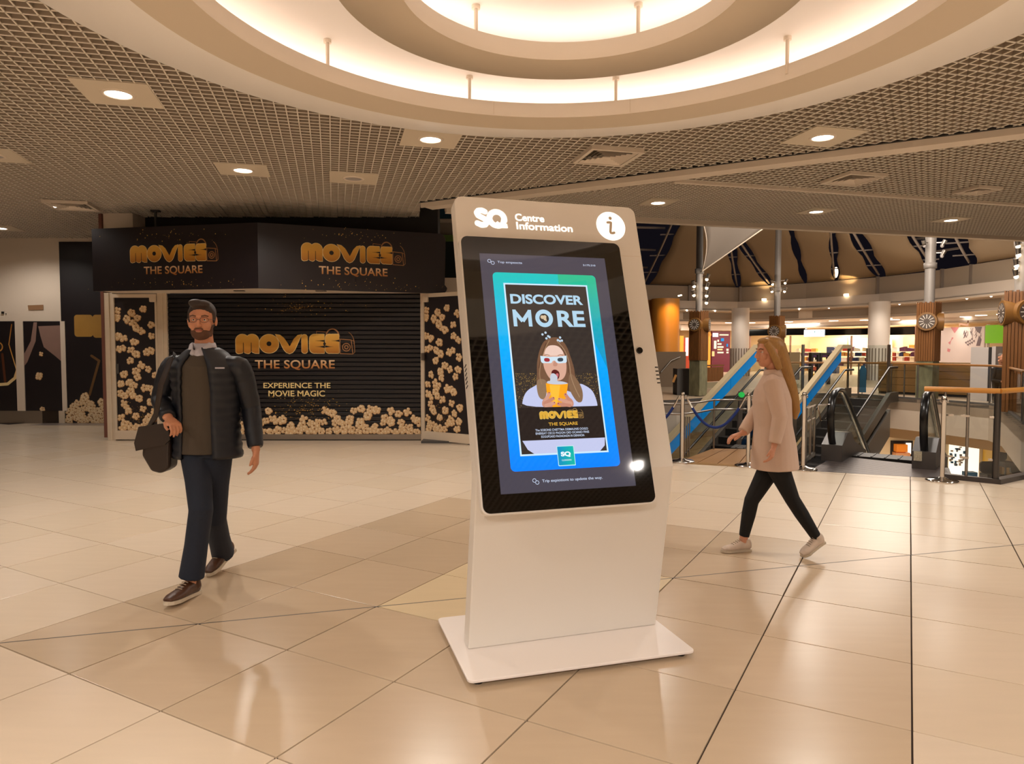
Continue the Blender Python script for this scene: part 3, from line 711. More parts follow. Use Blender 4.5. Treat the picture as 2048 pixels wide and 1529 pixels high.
b = MB(); u0, v0 = wp.uv(60, 620); b.prism([(u0-.03, v0-.005), (u0+.27, v0+.0), (u0+.27, v0+.10), (u0-.04, v0+.09)], 0, .006, fr=wp.fr)
tag(b.build('tape_strip', mat('brown_tape', '9A7350', .6)), 'short strip of brown tape stuck on the white wall above the posters', 'tape')
b = MB(); u0, v0 = wp.uv(4, 628); b.prism([(u0, v0), (u0+.045, v0), (u0+.045, v0+.045), (u0, v0+.045)], 0, .02, fr=wp.fr); b.prism([(u0+.075, v0-.012), (u0+.09, v0-.012), (u0+.09, v0+.008), (u0+.075, v0+.008)], 0, .01, fr=wp.fr)
tag(b.build('wall_fixing', M_dark), 'small dark fixing on the white wall at the left edge', 'fixing')
for k, (pa, pb, m) in enumerate(((-80, 8, M_steel), (8.5, 86, M_steel), (87, 119, mat('dark_kick_glass', '2A1E16', .15)), (120, 131, M_frame))):
    (u0, v0), (u1, v1) = wp.uv(pa, 848), wp.uv(pb, 822); b = MB(); b.prism([(u0, .0), (u1, .0), (u1, v1), (u0, v1)], 0, .02+.004*k, fr=wp.fr); b.build('baseboard_left', m, kind='structure')
b = MB()
for pa, pb in ((37, 47), (127, 131)):
    (u0, v0), (u1, v1) = wp.uv(pa, 822), wp.uv(pb, 643); b.prism([(u0, v0), (u1, v0), (u1, v1), (u0, v1)], 0, .03, fr=wp.fr)
b.build('trim_7', M_cream, kind='structure')
ts_, a, c_, d_, e_ = poster('printed_wall_panel', 129, 484, 232, 846, 'tall black printed panel with blurred gold shapes and popcorn heap, left of the shop', 'poster')
b = MB()
for (q0, q1, q2, q3) in ((150, 630, 186, 674), (187, 630, 214, 676)):
    (u0, v0), (u1, v1) = wp.uv(q0, q3), wp.uv(q2, q1); b.flat(rrect(u0, v0, u1, v1, .06), .014, 0, wp.fr)
b.build('gold_blocks', mat('soft_gold_print', 'A87D33', .6, noise=(2, .25, (1, 1, 1))), ts_)
b = MB(); (u0, v0), (u1, v1) = wp.uv(180, 790), wp.uv(199, 722); stroke(b, [(u0, v0), (u1, v1)], .05, .014, fr=wp.fr); stroke(b, [(u1, v1), (u1-.15, v1+.1)], .05, .014, fr=wp.fr); b.build('blurred_strand', mat('strand_print', '6B4A22', .7), ts_)
rnd = random.Random(4); pts = []
for k in range(95):
    px = rnd.uniform(136, 212); top = 845-62*max(0.15, 1-abs(px-168)/46)-(30 if px > 200 else 0); py = rnd.uniform(top, 843); u, v = wp.uv(px, py); pts.append((u, v, rnd.uniform(.06, .08)))
kernels(ts_, wp, pts, e=.014, seed=9, clipu=(a+.01, d_-.02))
b = MB(); b.box((-9.5, 13.8, 0), (-6.85, 14.17, .006)); b.build('trim_8', mat('grey_threshold', '8C8078', .3), kind='structure')

# ---------------------------------------------------------------- information kiosk
KA = R(17.549); kd = Vector((math.cos(KA), math.sin(KA), 0)); kn = Vector((math.sin(KA), -math.cos(KA), 0)); KO = Vector((-0.213, 3.365, 0))
KW, gf, zf, gt, zt, z0 = 1.026, 0.165, 0.911, -0.286, 2.288, 0.035
Pb, Pf, Pt = KO+Vector((0, 0, z0)), KO+kn*gf+Vector((0, 0, zf)), KO+kn*gt+Vector((0, 0, zt))
KL = (Pt-Pf).length; kup = (Pt-Pf).normalized(); kfn = kd.cross(kup); kfn = kfn if kfn.y < 0 else -kfn
face = Plane(Pt, kd, kup); ff = lambda s, t, n=0.0: Pt+kd*s-kup*t+kfn*n
ks = empty('information_kiosk', KO+kd*KW/2, KA, label='tall cream touchscreen kiosk with a lit screen standing on the tiled floor', cat='kiosk')
TH = 0.085; rt = 0.045
sil = arc(rt, rt, rt, 270, 180, 6)[::-1]
front = [(0.0, KL)]+[(p[0], p[1]) for p in arc(rt, rt, rt, 180, 270, 7)]+[(KW-p[0], p[1]) for p in arc(rt, rt, rt, 270, 180, 7)]+[(KW, KL)]
lowd = (Pf-Pb).normalized(); lown = kd.cross(lowd); lown = lown if lown.y < 0 else -lown
mit = (kfn+lown).normalized(); mitl = TH/mit.dot(kfn)
b = MB(); fv = [ff(s, t) for s, t in front]; bv = [ff(s, t)-kfn*TH for s, t in front]; bv[0] = Pf-mit*mitl; bv[-1] = Pf+kd*KW-mit*mitl
k = len(fv); base_f = [Pb, Pb+kd*KW]; backb = Pb-kn*TH*1.15; base_b = [backb, backb+kd*KW]
vs = fv+bv+base_f+base_b; F0, F1, B0_, B1_ = 0, k-1, k, 2*k-1; q0, q1, r0, r1 = 2*k, 2*k+1, 2*k+2, 2*k+3
fs = [list(range(k))[::-1], list(range(k, 2*k))]+[(i, i+1, i+1+k, i+k) for i in range(k-1)]
fs += [(q0, q1, F1, F0), (r1, r0, B0_, B1_), (q0, F0, B0_, r0), (q1, r1, B1_, F1), (q0, r0, r1, q1)]
b.add(vs, fs); body = b.build('housing', M_white, ks)
bv_ = body.modifiers.new('edge', 'BEVEL'); bv_.width = 0.006; bv_.segments = 2; bv_.limit_method = 'ANGLE'; bv_.angle_limit = R(35)
b = MB(); b.prism(rrect(0.0, -1.630, 0.880, -0.244, .038, 6), 0.0, .044, fr=lambda u, v, n: ff(u, -v, n)); o = b.build('screen_casing', M_white, ks)
m_ = o.modifiers.new('edge', 'BEVEL'); m_.width = .004; m_.segments = 2; m_.limit_method = 'ANGLE'; m_.angle_limit = R(35)
b = MB(); b.prism(rrect(0.007, -1.622, 0.873, -0.251, .034, 6), .044, .048, fr=lambda u, v, n: ff(u, -v, n)); b.build('front_glass', mat('black_screen_glass', '020202', .035, spec=.6), ks)
b = MB(); b.prism(circ(.926, -.838, .0165, 24), 0.0, .012, fr=lambda u, v, n: ff(u, -v, n)); b.build('camera_lens', M_black, ks)
b = MB(); b.lathe([(.018, 0), (.024, 0), (.024, .003), (.018, .003)], seg=24); Mx = Matrix((kd.to_4d()*1, kup.to_4d(), kfn.to_4d(), (0, 0, 0, 1))).transposed()
b.v = [tuple(ff(.926, .838)+kd*x+kup*y+kfn*z) for x, y, z in b.v]; b.build('lens_ring', M_white, ks)
for k in range(5):
    b = MB(); t = .925+k*.021; b.prism([(KW-.022, -t), (KW-.004, -t), (KW-.004, -t-.006), (KW-.022, -t-.006)], .0, .001, fr=lambda u, v, n: ff(u, -v, n)); b.build('vent_slot', M_dark, ks)
for k in range(6):
    p = ff(0, .90+k*.021); b = MB(); c = [p-kfn*.020-kd*.0008, p-kfn*.055-kd*.0008-kup*.006]
    b.bar(c[0], c[1], .0022, .005, up=kup); b.build('vent_slot', M_dark, ks)
b = MB(); b.prism([(.882, -.2975), (KW-.001, -.2975), (KW-.001, -.299), (.882, -.299)], -.0005, .0004, fr=lambda u, v, n: ff(u, -v, n)); b.build('seam', M_tan, ks)
# base plate
bp = [Vector((-0.172-.02, 3.034, 0)), Vector((0.890+.005, 3.353, 0))]
bl = Vector((-0.3933-.004, 3.773, 0)); bfr = Plane(bp[0], bp[1]-bp[0], Vector((-(bp[1]-bp[0]).y, (bp[1]-bp[0]).x, 0)))
bw = (bp[1]-bp[0]).length; bdp = (bl-bp[0]).length
b = MB(); b.prism(rrect(0, 0, bw, bdp, .03, 5), .022, .035, fr=lambda u, v, n: bfr.O+bfr.ux*u+bfr.uy*v+Vector((0, 0, n)))
o = b.build('base_plate', mat('white_base_coat', 'F1E7E0', .32, bump=(180, .02)), ks); m_ = o.modifiers.new('edge', 'BEVEL'); m_.width = .003; m_.segments = 2; m_.limit_method = 'ANGLE'
for u in (.055, bw-.055):
    for v in (.05, bdp-.05):
        p = bfr.O+bfr.ux*u+bfr.uy*v; b = MB(); b.cyl((p.x, p.y, 0.0), (p.x, p.y, .022), .02, 16); b.build('levelling_foot', M_rubber, ks)
# lit header lettering
M_lit = mat('lit_white_acrylic', 'FFFFFF', .4, emit='FFF6EA', es=1.35)
hd = lambda u, v, n=0.0: ff(u, -v, n)
b = MB(); wv = .030
b2_ = [(.158, -.083), (.143, -.076), (.124, -.079), (.115, -.092), (.122, -.108), (.143, -.118), (.160, -.128), (.164, -.143), (.153, -.157), (.134, -.160), (.114, -.151)]
stroke(b, b2_, wv, .0012, fr=hd)
ring = arc(.220, -.120, .040, 300, -10, 26); stroke(b, ring, .030, .0012, fr=hd)
b.flat([(.203, -.170), (.274, -.170), (.272, -.148), (.236, -.148), (.222, -.134), (.205, -.150)], .0014, 0, hd); b.flat([(.236, -.150), (.268, -.150), (.262, -.12), (.244, -.12)], .0013, 0, hd)
b.build('lit_logo', M_lit, ks)
b = MB(); put_text(b, 'Centre', .320, -.124, .481, -.083, .0012, fr=hd, bold=.015); b.build('lit_lettering', M_lit, ks); b = MB(); put_text(b, 'Information', .323, -.173, .637, -.131, .0012, fr=hd, bold=.015); b.build('lit_lettering', M_lit, ks)
b = MB(); b.prism(circ(.866, -.124, .085, 48), 0, .0015, fr=hd); b.build('lit_roundel', M_lit, ks)
b = MB(); b.flat(circ(.868, -.077, .0105, 16), .002, 0, hd); stroke(b, [(.848, -.104), (.862, -.102), (.869, -.104), (.858, -.158), (.860, -.166), (.872, -.166), (.880, -.163)], .0155, .002, fr=hd); b.build('information_letter', M_tan, ks)
# the picture on the screen, in flat layers on the glass
def em(name, c, s=1.0, rough=.05, noise=None):
    if 'screen_'+name in MATS: return MATS['screen_'+name]
    m = mat('screen_'+name, '000000', rough, spec=.55); bs = m.node_tree.nodes['Principled BSDF']; bs.inputs['Emission Color'].default_value = (*lin(c), 1); bs.inputs['Emission Strength'].default_value = s; return m
def scr(name, pts_list, col, n, s=1.0, m=None):
    b = MB()
    for p in pts_list: b.flat([(x, -y) for x, y in p], .048+n*.00012, 0, hd)
    return b.build(name, m or em(name, col, s), ks)
def rect(a, b_, c, d): return [(a, d), (c, d), (c, b_), (a, b_)]
scr('screen_background', [rect(.095, .342, .777, 1.539)], '4A4652', 1, 1.0)
gm = gradmat('screen_card_gradient', '12B5B0', '0078FF', 'Z', .05, emit=1.25, mid='0098F2')
scr('screen_card', [rrect(.153, .442, .709, 1.439, .022)], '0080FF', 2, m=gm)
g2 = gradmat('screen_green_gradient', '2BC290', '0A96D8', 'Z', .05, emit=1.0); 
scr('screen_card_green', [[(.655, .47), (.655, .80), (.709, .95), (.709, .464), (.702, .450), (.687, .442), (.50, .442), (.50, .497), (.655, .497)][::-1]], '', 3, m=g2)
scr('screen_white_frame', [rect(.205, .498, .656, 1.369)], 'C9E6FA', 4, 1.1)
scr('screen_photo_ground', [rect(.213, .506, .648, 1.361)], '3B332F', 5, .9)
b = MB(); put_text(b, 'DISCOVER', .233, -.608, .621, -.556, .0488, fr=hd, bold=.035, spacing=1.0); b.build('screen_lettering', em('pale_blue', 'B4D8EE', 1.0), ks)
b = MB(); stroke(b, [(.247, -.727), (.247, -.648), (.286, -.700), (.325, -.648), (.325, -.727)], .019, .0488, fr=hd, cap=False); b.flat([(.2375, -.639), (.255, -.639), (.255, -.66), (.2375, -.66)], .0488, 0, hd); b.flat([(.317, -.639), (.3345, -.639), (.3345, -.66), (.317, -.66)], .0488, 0, hd); put_text(b, 'RE', .470, -.727, .619, -.640, .0488, fr=hd, bold=.03); stroke(b, circ(.400, -.683, .036, 28)+[(.436, -.683)], .0215, .0488, fr=hd); b.build('screen_lettering', em('pale_blue', ''), ks)
def K(px, py): return face.uv(px, py, .048)[0], -face.uv(px, py, .048)[1]
def SP(L): return [K(x/5.6636+1000, y/5.6636+560) for x, y in L]
def soft(L, k=2):
    """corner-cutting, for the rounded outlines of the portrait"""
    for _ in range(k):
        o_ = []
        for i in range(len(L)):
            (x0, y0), (x1, y1) = L[i], L[(i+1) % len(L)]; o_ += [(x0*.75+x1*.25, y0*.75+y1*.25), (x0*.25+x1*.75, y0*.25+y1*.75)]
        L = o_
    return L
def soft_line(L, k=2):
    for _ in range(k): L = [L[0]]+[q_ for a_, c_ in zip(L, L[1:]) for q_ in ((a_[0]*.75+c_[0]*.25, a_[1]*.75+c_[1]*.25), (a_[0]*.25+c_[0]*.75, a_[1]*.25+c_[1]*.75))]+[L[-1]]
    return L
SOFT = ('hair', 'face', 'forehead', 'nose', 'mouth', 'tongue', 'hand', 'shirt', 'cup_popcorn', 'red', 'dark_lens')
# glitter behind the woman
rnd = random.Random(2); b = MB()
for k in range(520):
    x = rnd.choice([rnd.uniform(180, 430), rnd.uniform(850, 1120)]); y = 1060+abs(rnd.gauss(0, 1))*190
    if y < 1450: p = K(x/5.6636+1000, y/5.6636+560); b.flat(circ(p[0], -p[1], rnd.choice([.0007, .001, .0016]), 5), .04875, 0, hd)
b.build('screen_glitter', em('glitter', 'C9A14E', 1.0), ks, kind='stuff')
for nm, L, col, n in [
    ('screen_hair', [(575, 655), (640, 650), (700, 680), (760, 760), (800, 880), (840, 1000), (850, 1100), (900, 1170), (940, 1270), (935, 1380), (880, 1390), (850, 1300), (760, 1250), (530, 1240), (520, 1330), (480, 1365), (430, 1320), (410, 1180), (420, 1090), (415, 980), (430, 860), (460, 760), (500, 690)], '77553F', 7),
    ('screen_shirt', [(245, 1450), (262, 1330), (310, 1250), (400, 1200), (440, 1170), (500, 1260), (760, 1260), (890, 1165), (990, 1210), (1050, 1260), (1085, 1340), (1105, 1420), (1100, 1432)], 'C3C8EA', 6.5),
    ('screen_hair_lock', [(850, 1100), (900, 1170), (940, 1270), (935, 1380), (890, 1395), (850, 1360), (790, 1260), (770, 1150), (790, 1050)], '86664C', 7.2),
    ('screen_hair_lock', [(410, 1180), (430, 1120), (520, 1130), (530, 1200), (520, 1330), (480, 1365), (430, 1320)], '8F7358', 7.3),
    ('screen_face', [(575, 745), (650, 750), (710, 800), (740, 880), (755, 980), (745, 1080), (700, 1140), (600, 1150), (545, 1100), (500, 1010), (485, 930), (490, 830), (520, 770)], 'D8A791', 8),
    ('screen_forehead', [(560, 740), (650, 745), (700, 790), (725, 850), (600, 865), (495, 850), (520, 775)], 'EBC9B9', 8.5),
    ('screen_nose', [(610, 920), (640, 925), (655, 970), (625, 985), (595, 972)], 'C48E78', 9),
    ('screen_mouth', [(580, 1040), (610, 1015), (650, 1025), (675, 1055), (672, 1110), (640, 1140), (600, 1120), (585, 1080)], '5A1C1C', 9),
    ('screen_tongue', [(630, 1060), (665, 1060), (660, 1105), (635, 1115)], 'C9666C', 9.5),
    ('screen_glasses', [(455, 862), (560, 875), (600, 872), (650, 872), (752, 860), (756, 925), (745, 942), (665, 948), (640, 940), (620, 915), (600, 918), (580, 945), (480, 945), (462, 925)], 'CFE2EE', 10),
    ('screen_red_lens', [(497, 885), (560, 887), (566, 930), (500, 930)], 'A03038', 11),
    ('screen_dark_lens', [(648, 887), (712, 882), (718, 925), (652, 930)], '3C4650', 11),
    ('screen_cup', [(518, 1172), (640, 1185), (770, 1175), (755, 1290), (725, 1445), (560, 1445), (530, 1300)], 'F7A41E', 10),
    ('screen_cup_light', [(560, 1190), (680, 1195), (668, 1300), (650, 1400), (600, 1400), (575, 1300)], 'FFBE3C', 10.3),
    ('screen_cup_popcorn', [(520, 1175), (540, 1145), (570, 1150), (565, 1090), (590, 1055), (630, 1070), (655, 1110), (640, 1150), (700, 1150), (760, 1168), (770, 1180), (640, 1190)], 'C5CAD6', 10.5),
    ('screen_hand', [(485, 1450), (470, 1390), (505, 1330), (560, 1340), (590, 1400), (600, 1450)], 'C98E78', 11),
    ('screen_hand', [(830, 1450), (835, 1380), (790, 1330), (735, 1345), (690, 1400), (680, 1450)], 'C98E78', 11),
    ('screen_band', [], '2A2220', 12)]:
    if L:
        L = soft(L) if any(q_ in nm for q_ in SOFT) else L; b = MB(); b.flat([(x, -y) for x, y in SP(L)], .048+n*.00012, 0, hd); b.build(nm, em(nm[7:]+col, col, 1.05), ks)
b = MB()
for x, y in [(480, 620), (515, 600), (545, 640), (525, 665), (560, 650), (655, 685), (680, 655), (700, 690), (678, 695)]:
    p = K(x/5.6636+1000, y/5.6636+560); b.flat(circ(p[0], -p[1], .0062, 12), .0492, 0, hd)
p = .400, .683; b.build('screen_popcorn', em('popcorn', 'BFD4E6', 1.0), ks)
b = MB()
for dx, dy, r in ((-.009, .006, .010), (.004, .008, .009), (.004, -.004, .008), (.009, -.012, .004)): b.flat(circ(p[0]+dx, -p[1]+dy, r, 10), .0492, 0, hd)
b.build('screen_popcorn', em('popcorn_warm', 'D9C2A0', 1.0), ks)
b = MB()
for x, y in ((555, 1280), (605, 1338), (615, 1392), (740, 1298), (668, 1350), (660, 1402)):
    p = K(x/5.6636+1000, y/5.6636+560); b.flat(circ(p[0], -p[1], .0028, 10), .0499, 0, hd)
b.build('screen_nails', em('nail', '9C2030', 1.0), ks)
for q_, ((xa, ya), (xb, yb)) in enumerate((((500, 1400), (556, 1292)), ((505, 1400), (602, 1346)), ((520, 1425), (612, 1398)), ((815, 1400), (742, 1304)), ((805, 1400), (672, 1356)), ((790, 1425), (662, 1408)))):
    b = MB(); p, q = K(xa/5.6636+1000, ya/5.6636+560), K(xb/5.6636+1000, yb/5.6636+560); stroke(b, [(p[0], -p[1]), (q[0], -q[1])], .0165, .04945+q_*.00002, fr=hd); b.build('screen_finger', em('finger_'+'ab'[q_ % 2], ['D29A84', 'C48670'][q_ % 2], 1.05), ks)
for L, c in (([(555, 690), (500, 800), (455, 960), (445, 1090), (470, 1180)], 'A07E5E'), ([(640, 690), (740, 800), (790, 960), (800, 1100), (850, 1230), (900, 1330)], 'A8886A'), ([(690, 760), (765, 900), (775, 1050)], '5E4030'), ([(520, 720), (470, 860), (440, 1000)], '5E4030')):
    b = MB(); stroke(b, [(K(x/5.6636+1000, y/5.6636+560)[0], -K(x/5.6636+1000, y/5.6636+560)[1]) for x, y in soft_line(L)], .004, .0490, fr=hd); b.build('screen_hair_strand', em('strand'+c, c, 1.0), ks)
b = MB()
for x0_, x1_ in ((500, 560), (655, 715)):
    p, q, r_ = K(x0_/5.6636+1000, 858/5.6636+560), K((x0_+x1_)/2/5.6636+1000, 846/5.6636+560), K(x1_/5.6636+1000, 856/5.6636+560); stroke(b, [(p[0], -p[1]), (q[0], -q[1]), (r_[0], -r_[1])], .0022, .0493, fr=hd)
b.build('screen_eyebrows', em('brow', '7A5238', 1.0), ks)
scr('screen_shirt_hem', [[(.222, 1.296), (.646, 1.296), (.640, 1.335), (.612, 1.361), (.275, 1.361), (.245, 1.34)]], 'C3C8EA', 6.2, 1.05)
scr('screen_band', [rect(.213, 1.138, .648, 1.297)], '2A2220', 12, .9)
kp = lambda u, v, n=0.0: hd(.321+u*.0372, -1.195+v*.037, .0496+n)
movies(ks, kp, 'screen_logo', True, em('band_dark', '2A2220', .9), em('logo_gold', 'E0AC3E', 1.0), em('logo_rim', 'F0D483', 1.0), em('logo_bronze', 'B08A50', 1.0), z=.0001)
b = MB(); put_text(b, 'THE SQUARE', .362, -1.232, .512, -1.2135, .0497, fr=hd, bold=.02); b.build('screen_lettering', em('logo_gold', ''), ks)
b = MB()
for t, x0, x1, y in (('The SOEONE CNETTMA DEIMAUNIS OOGO', .292, .562, 1.251), ('ENEREAT CECO PAOON OIO OCANIO FINIS', .292, .566, 1.267), ('EOOUPOASO PAONONON IN DEINNOIA', .318, .540, 1.283)):
    b = MB(); put_text(b, t, x0, -y-.0035, x1, -y+.0075, .0497, fr=hd, bold=.015); b.build('screen_lettering', em('caption', 'C9D6EE', 1.0), ks)
b = MB()
put_text(b, 'Trip expiotiont to updote the wuy.', .300, -1.500, .606, -1.483, .0485, fr=hd, bold=.01); b.build('screen_lettering', em('caption', ''), ks); b = MB(); put_text(b, 'Top empexcta', .185, -.395, .315, -.380, .0485, fr=hd, bold=.01); b.build('screen_lettering', em('caption', ''), ks); b = MB(); put_text(b, '3:175.210', .648, -.390, .718, -.380, .0485, fr=hd, bold=.015)
b.build('screen_lettering', em('caption', ''), ks); b = MB()
for cx, cy in ((.143, -.382), (.160, -.392), (.262, -1.485), (.275, -1.495)): stroke(b, circ(cx, cy, .0085, 14)+[(cx+.0085, cy)], .0025, .0485, fr=hd)
b.build('screen_link_icon', em('caption', 'C9D6EE', 1.0), ks)
scr('screen_badge_border', [rrect(.389, 1.329, .477, 1.425, .004)], 'BFF0F0', 13, 1.0); gb = gradmat('screen_badge_gradient', '10BFA8', '0A8FC8', 'X', .05, emit=1.0)
scr('screen_badge', [rrect(.392, 1.332, .474, 1.421, .003)], '', 14, m=gb)
b = MB(); put_text(b, 'SQ', .407, -1.383, .457, -1.357, .0500, fr=hd, bold=.05); put_text(b, 'CLONDONS', .409, -1.401, .458, -1.394, .0500, fr=hd); b.build('screen_lettering', em('white', 'EAF6FF', 1.1), ks)
# ---------------------------------------------------------------- atrium: far floor, slab edge, lower level
FE = [(0.8, 19.2), (4.7, 20.0), (7.3, 22.2), (9.2, 23.3), (11.29, 22.9), (12.1, 20.95), (12.8, 18.8), (12.4, 17.7), (10.2, 14.0), (9.6, 10.4)]
M_fartile = mat('far_floor_tile', 'BBA68E', .3, noise=(1.2, .08, (1, 1, 1)))
b = MB(); b.prism([(-6, 19.2)]+FE+[(20, 16.9), (32, 24), (32, 52), (-6, 52)], -.35, 0.0); b.build('floor_atrium', M_fartile, kind='structure')
M_slabw = mat('slab_edge_paint', 'B7A898', .5, noise=(.6, .06, (1, 1, 1)))
def off(poly, d):
    out = []
    for i, p in enumerate(poly):
        a = Vector(poly[max(i-1, 0)]); c = Vector(poly[min(i+1, len(poly)-1)]); t = (c-a).normalized(); out.append(Vector(p)+Vector((-t.y, t.x))*d)
    return out
def wallstrip(name, poly, z0, z1, m, th=.08, **kw):
    b = MB(); o_ = off(poly, th)
    for i in range(len(poly)-1):
        p, q, r, s = Vector(poly[i]), Vector(poly[i+1]), o_[i+1], o_[i]; b.prism([p, q, r, s], z0, z1)
    return b.build(name, m, **kw)
for i in range(len(FE)-1):
    seg = FE[i:i+2]; wallstrip('slab_fascia', seg, -.95, -.10, M_slabw, .05, kind='structure')
wallstrip('slab_kerb', FE, -.10, .05, M_darkgrey, .1, kind='structure')
back = [tuple(p) for p in off(FE, 1.4)]
wallstrip('lower_bulkhead', back, -1.42, -0.9, mat('bulkhead_paint', 'B89F80', .6), .1, kind='structure')
b = MB(); b.prism([(-6, 8), (22, 8), (32, 20), (32, 40), (-6, 40)], -4.75, -4.6); b.build('floor_lower', mat('lower_floor_tile', 'CDB99E', .25), kind='structure')
lw = Plane((6, 26.0, -4.6), (1, -0.10, 0)); M_lcream = mat('lower_wall_paint', 'E0CDA8', .6)
b = MB(); b.prism([(-8, 0), (22, 0), (22, 3.6), (-8, 3.6)], -.3, 0, fr=lw.fr); b.build('wall_lower', M_lcream, kind='structure')
def lrect(px0, py0, px1, py1, n0, n1, m, name, parent):
    (u0, v0), (u1, v1) = lw.uv(px0, py1), lw.uv(px1, py0); b = MB(); b.prism([(u0, max(0, v0)), (u1, max(0, v0)), (u1, v1), (u0, v1)], n0, n1, fr=lw.fr); return b.build(name, m, parent)
M_glowshop = mat('bright_shop_interior', 'FFFFFF', .5, emit='FFF4E4', es=1.1); M_orange = mat('orange_goods', 'D8802A', .5, emit='E07A20', es=.35)
ls = empty('lower_shop', lw.fr(6, 0), label='lit shop on the lower level with orange display, seen between the escalator handrails', cat='shop')
lrect(1778, 882, 1825, 990, .01, .03, M_dark, 'doorway', ls); lrect(1786, 888, 1808, 902, .04, .3, M_orange, 'orange_display', ls); lrect(1783, 904, 1812, 914, .04, .35, mat('peach_goods', 'E0A070', .5), 'counter', ls); lrect(1810, 886, 1820, 908, .04, .1, M_glowshop, 'lit_sign', ls); lrect(1716, 872, 1732, 898, .02, .2, M_dark, 'dark_screen', ls)
lrect(1690, 884, 1712, 908, .02, .1, mat('peach_goods', ''), 'lit_picture', ls) if 'peach_goods' in MATS else None
ls2 = empty('lower_shop', lw.fr(9, 0), label='bright white lower-level shop with blue counter and yellow wall, behind the corner glass', cat='shop')
lrect(1893, 888, 1958, 1060, .01, .03, M_glowshop, 'lit_interior', ls2); lrect(1960, 890, 1977, 1060, .02, .6, mat('yellow_wall_paint', 'C89A22', .5), 'yellow_wall', ls2); lrect(1990, 905, 2010, 1060, .02, .3, M_lcream, 'side_panel', ls2)
M_blue = mat('blue_counter_laminate', '1F5270', .45)
lrect(1895, 934, 1918, 1000, .9, 1.2, M_blue, 'counter', ls2)
rnd = random.Random(6)
for k in range(26):
    px, py = rnd.uniform(1897, 1925), rnd.uniform(893, 930); w_ = rnd.uniform(2, 5); lrect(px, py, px+w_, py+rnd.uniform(2, 6), .04, .1, random.choice([M_blue, M_slabw, mat('grey_goods', '7C7A80', .5), MATS['far_floor_tile']]), 'stocked_item', ls2)
for k, (px, py) in enumerate(((1940, 928), (1998, 930), (1968, 905))):
    (u, v) = lw.uv(px, py); b = MB(); P_ = lw.fr(u, v, 1.3); s_ = .25 if k < 2 else .16
    b.box((P_.x-s_, P_.y-.2, P_.z-.30), (P_.x+s_, P_.y+.2, P_.z-.12)); b.prism(rrect(-s_, -.12, s_, .26, .1), -.03, .03, fr=lambda a, c, n: P_+Vector((a, .2+n, c))); b.cyl(P_+Vector((0, 0, -.6)), P_+Vector((0, 0, -.3)), .03)
    b.cyl(P_+Vector((0, 0, -.62)), P_+Vector((0, 0, -.6)), .2); b.bar(P_+Vector((0, 0, -.61)), Vector((P_.x, P_.y, -4.58)), .04)
    tag(b.build('shop_chair', MATS['dark_grey_panel']), ['dark swivel chair in front of the bright white lower shop', 'dark swivel chair beside the yellow wall on the lower level', 'small dark chair between the two nearer swivel chairs of the lower shops'][k], 'chair', 'chairs of the lower shops')

# near landings and escalators
M_comb = mat('grey_landing_plate', '6A6262', .35, .6, noise=(5, .12, (1, 1, 1))); M_brownplate = mat('bronze_landing_plate', 'A87C4E', .38, .35, noise=(40, .12, (1, 1, 1)))
land = empty('escalator_landing', (2.9, 9.6, 0), label='bronze ribbed landing plate of the roped-off escalator', cat='floor plate')
LA, LB, LC, LD = Vector((2.13, 9.195)), Vector((3.60, 8.64)), Vector((4.15, 10.45)), Vector((3.03, 10.56))
q = Vector((0.70, 0.714)); nplk = 6
def lerp(a, c, t): return a+(c-a)*t
strip_a, strip_b = lerp(LA, LD, .10), lerp(LB, LC, .10)
b = MB(); b.prism([LA, LB, strip_b, strip_a], -.02, .0008); b.build('threshold_strip', mat('brass_strip', 'B68A50', .3, .6), land)
for k in range(nplk):
    t0, t1 = k/nplk+.004, (k+1)/nplk-.004
    b = MB(); b.prism([lerp(strip_a, strip_b, t0), lerp(strip_a, strip_b, t1), lerp(LD, LC, t1), lerp(LD, LC, t0)], -.02, .0004); b.build('plate', M_brownplate, land)
b = MB(); b.prism([LA, LB, LC, LD], -.25, -.015); b.build('frame', M_dark, land)
land2 = empty('escalator_landing', (4.5, 9.0, 0), label='grey ribbed landing plate between the black handrails', cat='floor plate')
NA, NB = Vector((3.66, 8.61)), Vector((5.10, 8.06)); NZ = R(36); nd = Vector((math.sin(NZ), math.cos(NZ))); nr = Vector((nd.y, -nd.x))
NO = Vector((4.40, 9.52))       # foot of the left newel
ND = NO+nr*1.07
b = MB(); b.prism([NA, NB, ND+nd*.10+nr*.25, NO+nd*.33-nr*.05], -.02, .0); b.build('plate', M_comb, land2)
b = MB()
for k in range(16):
    t = (k+.5)/16; p, q_ = lerp(NA, NO+nd*.4, t), lerp(NB, ND+nd*.1+nr*.2, t); b.bar((p.x, p.y, .0), (q_.x, q_.y, .0), .010, .004)
b.build('ribs', mat('rib_metal', '8B817C', .3, .7), land2, kind='stuff')
M_step = mat('escalator_step', '2A2725', .45, .3)
